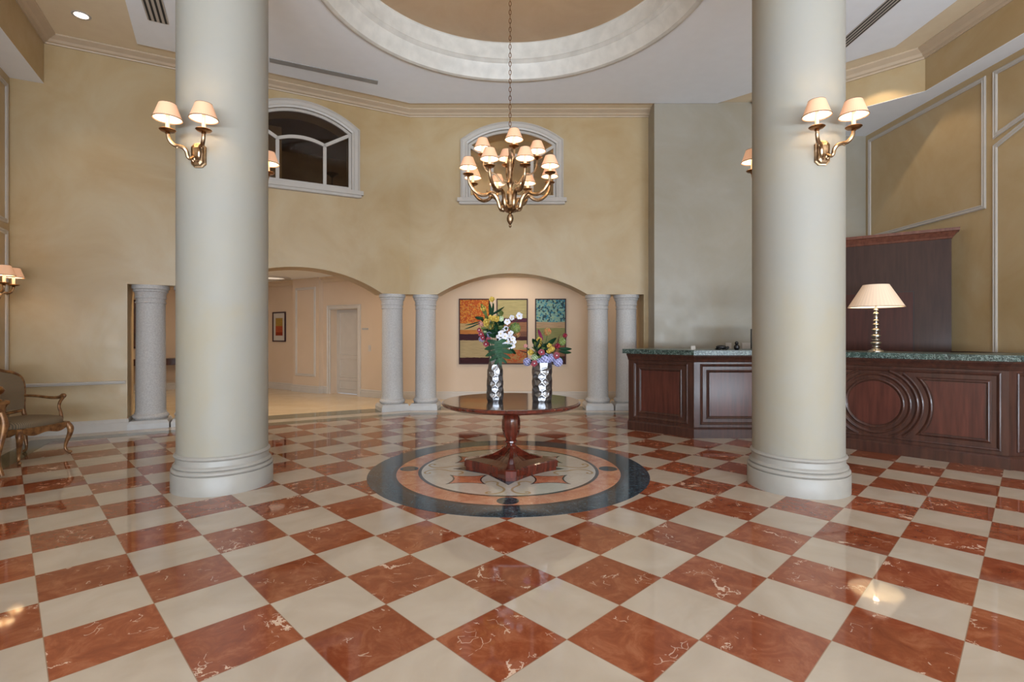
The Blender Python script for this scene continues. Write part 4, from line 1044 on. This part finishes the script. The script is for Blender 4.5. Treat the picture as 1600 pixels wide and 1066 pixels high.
pq = wd(5.05, 1.21, .002); picture('framed_print', pq, (-WD.x, -WD.y, 0), (WN.x, WN.y, 0), .5, .76, a4, 'framed print whose edge just shows beside the left big column', .03, .12)
FA = Vector((-7.2, 13.95)); FD = (Vector((-11, 11.7))-FA).normalized(); FN = Vector((-FD.y, FD.x)); FN = FN if FN.y < 0 else -FN
def onfar(px):                                           # parameter along the far hall wall seen at pixel column px
    k = (px-800)/805; return (k*FA.y-FA.x)/(FD.x-k*FD.y)
tt = onfar(206); pq = FA+FD*(tt+.25); a5 = plain('dark_oil_painting', srgb(92, 52, 34), .4, c2=srgb(50, 30, 24), scale=5)
picture('framed_painting', (pq.x+FN.x*.002, pq.y+FN.y*.002, 1.05), (-FD.x, -FD.y, 0), (FN.x, FN.y, 0), .62, 1.2, a5, 'dark framed painting seen through the narrow left opening', .05)
# console table beyond the narrow opening
tc_ = FA+FD*(onfar(250)); p_ = tc_+FN*.30
e = empty('console_table', (p_.x, p_.y, .001), atan2(-FD.y, -FD.x)); tag(e, 'dark console table half hidden behind the stone column in the left opening', 'table')
bm = bmesh.new(); box(bm, -.75, .75, -.2, .2, .76, .80); box(bm, -.70, .70, -.17, .17, .64, .76); link('table_top', bm, m_wood, e)
for sx in (-1, 1):
    for sy in (-1, 1):
        bm = bmesh.new(); tube(bm, [(sx*.68, sy*.15, .64), (sx*.68, sy*.15, 0)], [.035, .02], 8); link('leg', bm, m_wood, e)

# ------------------------------------------------------------------ reception desk
F = [Vector((1.71, 7.60)), Vector((2.453, 6.944)), Vector((3.484, 6.944)), Vector((5.125, 5.303)), Vector((6.24, 5.303))]
dk = empty('reception_desk', (3.5, 6.9, 0)); tag(dk, 'long dark panelled reception desk with a green marble top behind the right column', 'reception desk')
IM = Matrix.Translation((-3.5, -6.9, 0))
def dlink(name, bm, m, parent=None, **k):
    bmesh.ops.transform(bm, matrix=IM, verts=bm.verts[:]); return link(name, bm, m, parent or dk, **k)
def offs(o):
    out = []
    for i in range(len(F)):
        def nr(a, b): d = (b-a).normalized(); return Vector((d.y, -d.x))
        a = nr(F[i-1], F[i]) if i else nr(F[0], F[1]); b = nr(F[i], F[i+1]) if i < len(F)-1 else a
        s = a+b; out.append(F[i]+s/s.dot(a)*o)
    return out
def ringplan(o0, o1, ext=0):
    a = offs(o0); b = offs(o1)
    if ext: a[0] = a[0]+(F[0]-F[1]).normalized()*ext; b[0] = b[0]+(F[0]-F[1]).normalized()*ext
    return [tuple(p) for p in a]+[tuple(p) for p in b[::-1]]
bm = bmesh.new(); flat_poly(bm, ringplan(-.02, -.62), 1.12, .0); dlink('body', bm, m_wood)
bm = bmesh.new(); sweep(bm, offs(-.02), [(0, 0), (.03, 0), (.03, .115), (.022, .125), (.012, .135), (0, .14)], side=-1); dlink('plinth', bm, m_wood)
bm = bmesh.new(); sweep(bm, offs(-.02), [(0, 1.02), (.012, 1.025), (.02, 1.04), (.03, 1.06), (.05, 1.085), (.065, 1.10), (.068, 1.12), (0, 1.12)], side=-1); dlink('cornice', bm, m_wood)
bm = bmesh.new(); flat_poly(bm, ringplan(.075, -.66, .05), 1.185, 1.12); bmesh.ops.bevel(bm, geom=[e_ for e_ in bm.edges if abs(e_.verts[0].co.z-e_.verts[1].co.z) < .001 and len(e_.link_faces) == 2 and e_.calc_face_angle(0) > 1], offset=.008, segments=2, affect='EDGES')
dlink('countertop', bm, m_countertop)
mo = [(-.018, 0), (-.016, .010), (-.006, .016), (.004, .012), (.010, .006), (.018, 0)]
def facet(i, off=-.02):
    O_ = offs(off); a, b = O_[i], O_[i+1]; d = (b-a).normalized(); nn = Vector((d.y, -d.x))
    return (b-a).length, (lambda u, z, h: Vector((*(a+d*u+nn*h), z)))
def pframe(i, pts, name='panel_moulding', closed=True, prof=mo):
    L, f = facet(i); bm = bmesh.new(); sweep(bm, pts, prof, closed=closed, f=f); dlink(name, bm, m_wood)
for i, mg in ((0, .10), (1, .10), (3, .10)):
    L, f = facet(i)
    pframe(i, [(mg, .195), (L-mg, .195), (L-mg, .98), (mg, .98)])
    g_ = mg+.085
    pframe(i, [(g_, .275), (L-g_, .275), (L-g_, .90), (g_, .90)])
    bm = bmesh.new(); prism(bm, [[(g_+.02, .295), (L-g_-.02, .295), (L-g_-.02, .88), (g_+.02, .88)]], f, 0, .006); dlink('panel', bm, wood('desk_panel_wood', srgb(64, 34, 28), srgb(88, 48, 38), .35, .35) if i == 0 else bpy.data.materials['desk_panel_wood'])
m_dp = bpy.data.materials['desk_panel_wood']
L, f = facet(2); c0 = L/2
pframe(2, [(.075, .195), (L-.075, .195), (L-.075, .98), (.075, .98)])
for R in (.28, .345):
    pframe(2, [(c0+R*cos(2*pi*k/64), .585+R*sin(2*pi*k/64)) for k in range(64)], 'ring_moulding')
bm = bmesh.new(); prism(bm, [[(c0+.26*cos(2*pi*k/48), .585+.26*sin(2*pi*k/48)) for k in range(48)]], f, 0, .006); dlink('panel', bm, m_dp)
for R, am in ((.41, 68), (.455, 52)):
    for s in (0, 1):
        pframe(2, [(c0+R*cos(radians(180*s-am+2*am*k/24)), .585+R*sin(radians(180*s-am+2*am*k/24))) for k in range(25)], 'arc_moulding', closed=False)
for s in (-1, 1):
    R = .53; am = math.asin(.315/R)
    arcp = [(c0+s*R*cos(-am+2*am*k/16), .585+R*sin(-am+2*am*k/16)) for k in range(17)]
    xe = c0+s*(L/2-.15)
    pts = arcp+[(xe, .90), (xe, .27)]
    pframe(2, pts)
    inn = [(c0+s*(R+.03)*cos(-am*.92+2*am*.92*k/16), .585+(R+.03)*sin(-am*.92+2*am*.92*k/16)) for k in range(17)]
    inn[0] = (inn[0][0], .295); inn[-1] = (inn[-1][0], .875)
    bm = bmesh.new(); prism(bm, [inn+[(xe-s*.03, .875), (xe-s*.03, .295)]], f, 0, .006); dlink('panel', bm, m_dp)

# lamp on the desk
LX, LY = 4.45, 6.3
e = empty('table_lamp', (LX, LY, 1.1855)); tag(e, 'table lamp with stacked champagne beads and a cream cone shade on the reception desk', 'lamp')
bm = bmesh.new(); P = [(.08, 0), (.082, .012), (.07, .022), (.05, .03), (.045, .04), (.022, .05)]
zz = .05
for rb, hb in ((.040, .035), (.058, .05), (.046, .03), (.052, .06), (.022, .02), (.046, .045), (.02, .025), (.036, .035), (.018, .02), (.031, .025), (.022, .05), (.030, .04), (.016, .012), (.025, .03)):
    P += [(.018+(rb-.018)*sin(pi*t/6), zz+hb*t/6) for t in range(1, 6)]+[(.018, zz+hb)]; zz += hb
lathe(bm, P, 28); link('base', bm, m_silvergold, e, smooth=True, autos=radians(80))
bm = bmesh.new(); lathe(bm, [(.008, zz), (.008, zz+.14)], 8); link('pole', bm, m_brass, e)
build_shade(e, (0, 0, .545), .292, .135, .275, m_lampshade, 5, 48)

# things at the left end of the desk
def deskobj(o, lab, cat, grp=None): return tag(o, lab, cat, grp)
zt = 1.1855
p = at_z(1127, 548, zt); p.y = 7.15; p.x = 327*7.15/805
e = empty('turtle_figurine', (p.x, p.y, zt)); tag(e, 'low black turtle-shaped ornament on the desk left of the right column', 'figurine')
bm = bmesh.new(); ball(bm, (0, 0, .035), .075, 1, .8, .42, 16, 10)
for v in bm.verts:
    if v.co.z < .012: v.co.z = .012
link('shell', bm, m_black, e, smooth=True)
bm = bmesh.new(); ball(bm, (.09, 0, .03), .02); stube(bm, [(.06, 0, .02), (.075, 0, .025), (.09, 0, .03)], [.012, .011, .012], 3, 6); link('head', bm, m_black, e, smooth=True)
for sx in (-.045, .05):
    for sy in (-.05, .05):
        bm = bmesh.new(); ball(bm, (sx, sy, .010), .02, 1.2, .8, .5, 8, 6); link('foot', bm, m_black, e, smooth=True)
e = empty('round_figurine', (351*7.1/805, 7.1, zt)); tag(e, 'black ornament of a small ball on a big ball on the desk', 'figurine')
bm = bmesh.new(); lathe(bm, [(.02, 0), (.034, .012), (.04, .035), (.034, .06), (.018, .072)], 20); link('body', bm, m_black, e, smooth=True)
bm = bmesh.new(); ball(bm, (0, 0, .094), .025); link('head', bm, m_black, e, smooth=True)
bm = bmesh.new(); box(bm, -.03, .03, -.002, .002, 0, .055); o = tag(link('card_holder', bm, m_white), 'small white card standing near the left end of the desk', 'card'); o.location = (283*7.1/805, 7.1, zt); o.rotation_euler = (.0, 0, 0)
for px_, w_, lab in ((1138, .05, 'left white wall plate above the desk'), (1166, .08, 'right white wall plate above the desk')):
    bm = bmesh.new(); Y = 9.1; x = (px_-800)*Y/805; z = 1.4+(522.5-541)*Y/805; box(bm, x-w_, x+w_, 9.085, 9.099, z-.06, z+.06); box(bm, x-w_*.4, x+w_*.4, 9.08, 9.086, z-.03, z+.03)
    tag(link('wall_plate', bm, m_white), lab, 'socket', 'white wall plates')
e = empty('computer_monitor', (3.87, 7.78, 1.02-.28)); tag(e, 'black monitor edge showing beside the right big column behind the desk', 'monitor')
bm = bmesh.new(); box(bm, -.26, .26, -.02, .02, .43, .74); link('screen', bm, m_black, e)
bm = bmesh.new(); box(bm, -.03, .03, .02, .05, .05, .6); box(bm, -.12, .12, -.08, .1, 0, .02); link('stand', bm, m_black, e)
bm = bmesh.new(); box(bm, 3.1, 4.3, 7.6, 8.0, .70, .74); box(bm, 3.1, 3.14, 7.6, 8.0, 0, .7); box(bm, 4.26, 4.3, 7.6, 8.0, 0, .7)
tag(link('work_shelf', bm, m_wood), 'low dark work surface behind the reception desk', 'shelf')

# dark partition with door behind the desk
A_ = Vector((6.1, 7.15)); Dp = Vector((-.8, .6)); Np = Vector((-.6, -.8))
fp = lambda u, z, h: Vector((*(A_+Dp*u+Np*h), z))
e = empty('wood_partition', (0, 0, 0)); tag(e, 'tall dark wood partition with a moulded cornice behind the desk lamp', 'partition')
bm = bmesh.new(); prism(bm, [[(0, 0), (1.95, 0), (1.95, 2.78), (0, 2.78)]], fp, 0, -.12); link('body', bm, m_wood2, e)
bm = bmesh.new(); pb = [(0, 2.73), (.01, 2.735), (.02, 2.76), (.05, 2.80), (.07, 2.825), (.085, 2.83), (.085, 2.87), (0, 2.87)]
q0 = A_+Dp*1.95; q2 = A_-Np*.12
sweep(bm, [tuple(q0), tuple(A_), tuple(q2)], pb, side=-1); prism(bm, [[(0, 2.78), (1.95, 2.78), (1.95, 2.86), (0, 2.86)]], fp, 0, -.12); link('cornice', bm, wood('cornice_wood', srgb(92, 54, 42), srgb(116, 72, 56), .4, .3), e)
bm = bmesh.new(); prism(bm, [[(.42, 0.01), (1.35, .01), (1.35, 2.01), (.42, 2.01)]], fp, 0, .008)
dd_ = link('door_panel', bm, wood('partition_door_wood', srgb(62, 36, 30), srgb(78, 44, 36), .5, .05), e)
bm = bmesh.new(); sweep(bm, [(.42, 0), (.42, 2.01), (1.35, 2.01), (1.35, 0)], [(-.008, .0), (-.008, .003), (.008, .003), (.008, 0)], f=fp); link('door_gap', bm, m_dark, dd_)
e = empty('back_counter', (0, 0, 0)); tag(e, 'dark wood back counter along the right wall behind the desk', 'counter')
bm = bmesh.new(); box(bm, 5.95, 6.225, 5.95, 6.95, 0, 1.13); link('body', bm, m_wood, e)
bm = bmesh.new(); box(bm, 5.93, 6.225, 5.93, 6.97, 1.13, 1.17); link('countertop', bm, m_wood2, e)

# ------------------------------------------------------------------ gilded armchair
def chair_leg(bm, x, y, zt_, dx, dy, foot):
    P = [(x, y, zt_), (x+dx*.035, y+dy*.035, zt_-.06), (x+dx*.03, y+dy*.03, zt_-.13), (x-dx*.0, y-dy*.0, zt_-.22), (x-dx*.012, y-dy*.012, .08), (x+dx*.0, y+dy*.0, .035), (x+dx*.03, y+dy*.03, .015)]
    stube(bm, P, [.030, .034, .028, .020, .014, .014, .019], 5, 10)
    ball(bm, (x+dx*.035, y+dy*.035, .018), .018)
def armchair(label, x, y, rz):
    e = empty('armchair', (x, y, .001), rz); tag(e, label, 'chair')
    bm = bmesh.new(); n = 40; rings = []
    def ol(s, z):
        out = []
        for i in range(n):
            a = 2*pi*i/n; c_, s_ = cos(a), sin(a); q = 3.4
            r = (abs(c_)**q+abs(s_)**q)**(-1/q); xx = c_*r*.29*s; w = .30 if xx > 0 else .30-.04*(-xx/.29)
            out.append(bm.verts.new((xx, s_*r*w*s, z)))
        return out
    rings = [ol(.98, .365), ol(1.0, .385), ol(1.0, .415), ol(.95, .44), ol(.78, .455), ol(.45, .463), ol(.1, .465)]
    for a, b in zip(rings, rings[1:]):
        for i in range(n): bm.faces.new((a[i], a[(i+1) % n], b[(i+1) % n], b[i]))
    bm.faces.new(rings[0]); bm.faces.new(rings[-1]); link('seat', bm, m_fabric, e, smooth=True, autos=radians(60))
    # scalloped apron
    bm = bmesh.new(); K = 24
    def apron(p, q, nn):
        p, q, nn = Vector(p), Vector(q), Vector(nn); rows = []
        for i in range(K+1):
            t = i/K; zb = .30+.035*abs(2*t-1)**2-.012*cos(6*pi*t)*(1-abs(2*t-1)); zb = .295+.03*(2*t-1)**4+.012*cos(4*pi*t)
            c = p.lerp(q, t)+nn*.02*(1-(2*t-1)**2)
            rows.append([bm.verts.new((c.x, c.y, .375)), bm.verts.new((c.x, c.y, zb)), bm.verts.new((c.x-nn.x*.025, c.y-nn.y*.025, zb)), bm.verts.new((c.x-nn.x*.025, c.y-nn.y*.025, .375))])
        for a, b in zip(rows, rows[1:]):
            for j in range(4): bm.faces.new((a[j], b[j], b[(j+1) % 4], a[(j+1) % 4]))
        bm.faces.new(rows[0]); bm.faces.new(rows[-1])
    apron((.285, -.28, 0), (.285, .28, 0), (1, 0, 0)); apron((-.27, -.26, 0), (.27, -.29, 0), (0, -1, 0)); apron((-.27, .26, 0), (.27, .29, 0), (0, 1, 0)); apron((-.275, -.25, 0), (-.275, .25, 0), (-1, 0, 0))
    link('apron', bm, m_gilt, e, smooth=True)
    for (x_, y_, dx, dy) in ((.262, .262, .9, .5), (.262, -.262, .9, -.5), (-.25, .235, -.9, .2), (-.25, -.235, -.9, -.2)):
        bm = bmesh.new(); chair_leg(bm, x_, y_, .36, dx, dy, 0); link('leg', bm, m_gilt, e, smooth=True)
    # back: curved outline, reclining
    lean = lambda z: -.27-.13*(z-.40)/.6
    O = [(-.25, .40), (-.24, .52), (-.27, .66), (-.29, .80), (-.27, .89), (-.20, .94), (-.11, .965), (-.05, .985), (0, .995), (.05, .985), (.11, .965), (.20, .94), (.27, .89), (.29, .80), (.27, .66), (.24, .52), (.25, .40)]
    bm = bmesh.new(); stube(bm, [(lean(z), y_, z) for y_, z in O], [.024]*len(O), 4, 10)
    stube(bm, [(lean(.50), -.24, .50), (lean(.49), 0, .485), (lean(.5), .24, .50)], [.018]*3, 5, 8); link('back_frame', bm, m_gilt, e, smooth=True)
    bm = bmesh.new(); sp = smoothpath([(y_, z, 0) for y_, z in O], 3); loop = [(p.x*.96, .5+(p.y-.5)*.97) for p in sp if p.y > .49]
    prism(bm, [loop], lambda u, v, t: Vector((lean(v)+t, u, v)), -.02, .028); link('backrest', bm, m_fabric, e)
    for s in (-1, 1):
        bm = bmesh.new()
        stube(bm, [(lean(.66), s*.265, .67), (-.18, s*.29, .665), (-.02, s*.315, .645), (.10, s*.32, .65), (.155, s*.315, .675), (.18, s*.31, .67), (.185, s*.305, .65)], [.016, .016, .017, .020, .024, .022, .012], 5, 10)
        stube(bm, [(.165, s*.312, .655), (.13, s*.305, .60), (.12, s*.30, .54), (.15, s*.295, .47), (.16, s*.29, .40)], [.018, .017, .015, .017, .022], 5, 8)
        link('armrest', bm, m_gilt, e, smooth=True)
    return e
armchair('gilded armchair with striped olive upholstery and curved legs by the left wall', -5.53, 5.83, radians(-7))
# gilded side table at the frame edge
e = empty('side_table', (-5.17, 4.80, .001)); tag(e, 'gilded side table cut off by the left edge, beside the armchair', 'table')
bm = bmesh.new(); box(bm, -.25, .25, -.25, .25, .72, .75); box(bm, -.23, .23, -.23, .23, .64, .72); link('table_top', bm, m_gilt, e)
for sx in (-1, 1):
    for sy in (-1, 1):
        bm = bmesh.new(); stube(bm, [(sx*.205, sy*.205, .64), (sx*.22, sy*.22, .5), (sx*.19, sy*.19, .2), (sx*.21, sy*.21, .02)], [.03, .035, .02, .022], 6, 10); link('leg', bm, m_gilt, e, smooth=True)
bm = bmesh.new(); lathe(bm, [(.06, 0), (.05, .015), (.02, .03), (.03, .05), (.065, .08), (.075, .11), (.05, .14), (.02, .155), (.012, .17), (.018, .18), (.004, .195)], 24)
tag(link('lidded_urn', bm, m_brassd, smooth=True, loc=(-4.99, 4.97, .752)), 'small ornate bronze urn on the gilded side table', 'urn')
# torchiere silhouetted behind the left high window
p = diag(1.18, 3.41, -1.2); e = empty('floor_lamp', p); tag(e, 'thin floor lamp silhouette behind the left high window', 'lamp')
bm = bmesh.new(); lathe(bm, [(.12, 0), (.12, .02), (.012, .04), (.012, 1.03)], 16); link('pole', bm, m_black, e)
bm = bmesh.new(); lathe(bm, [(.02, 1.03), (.06, 1.07), (.12, 1.10), (.125, 1.11)], 20); link('lamp_shade', bm, m_black, e, smooth=True)
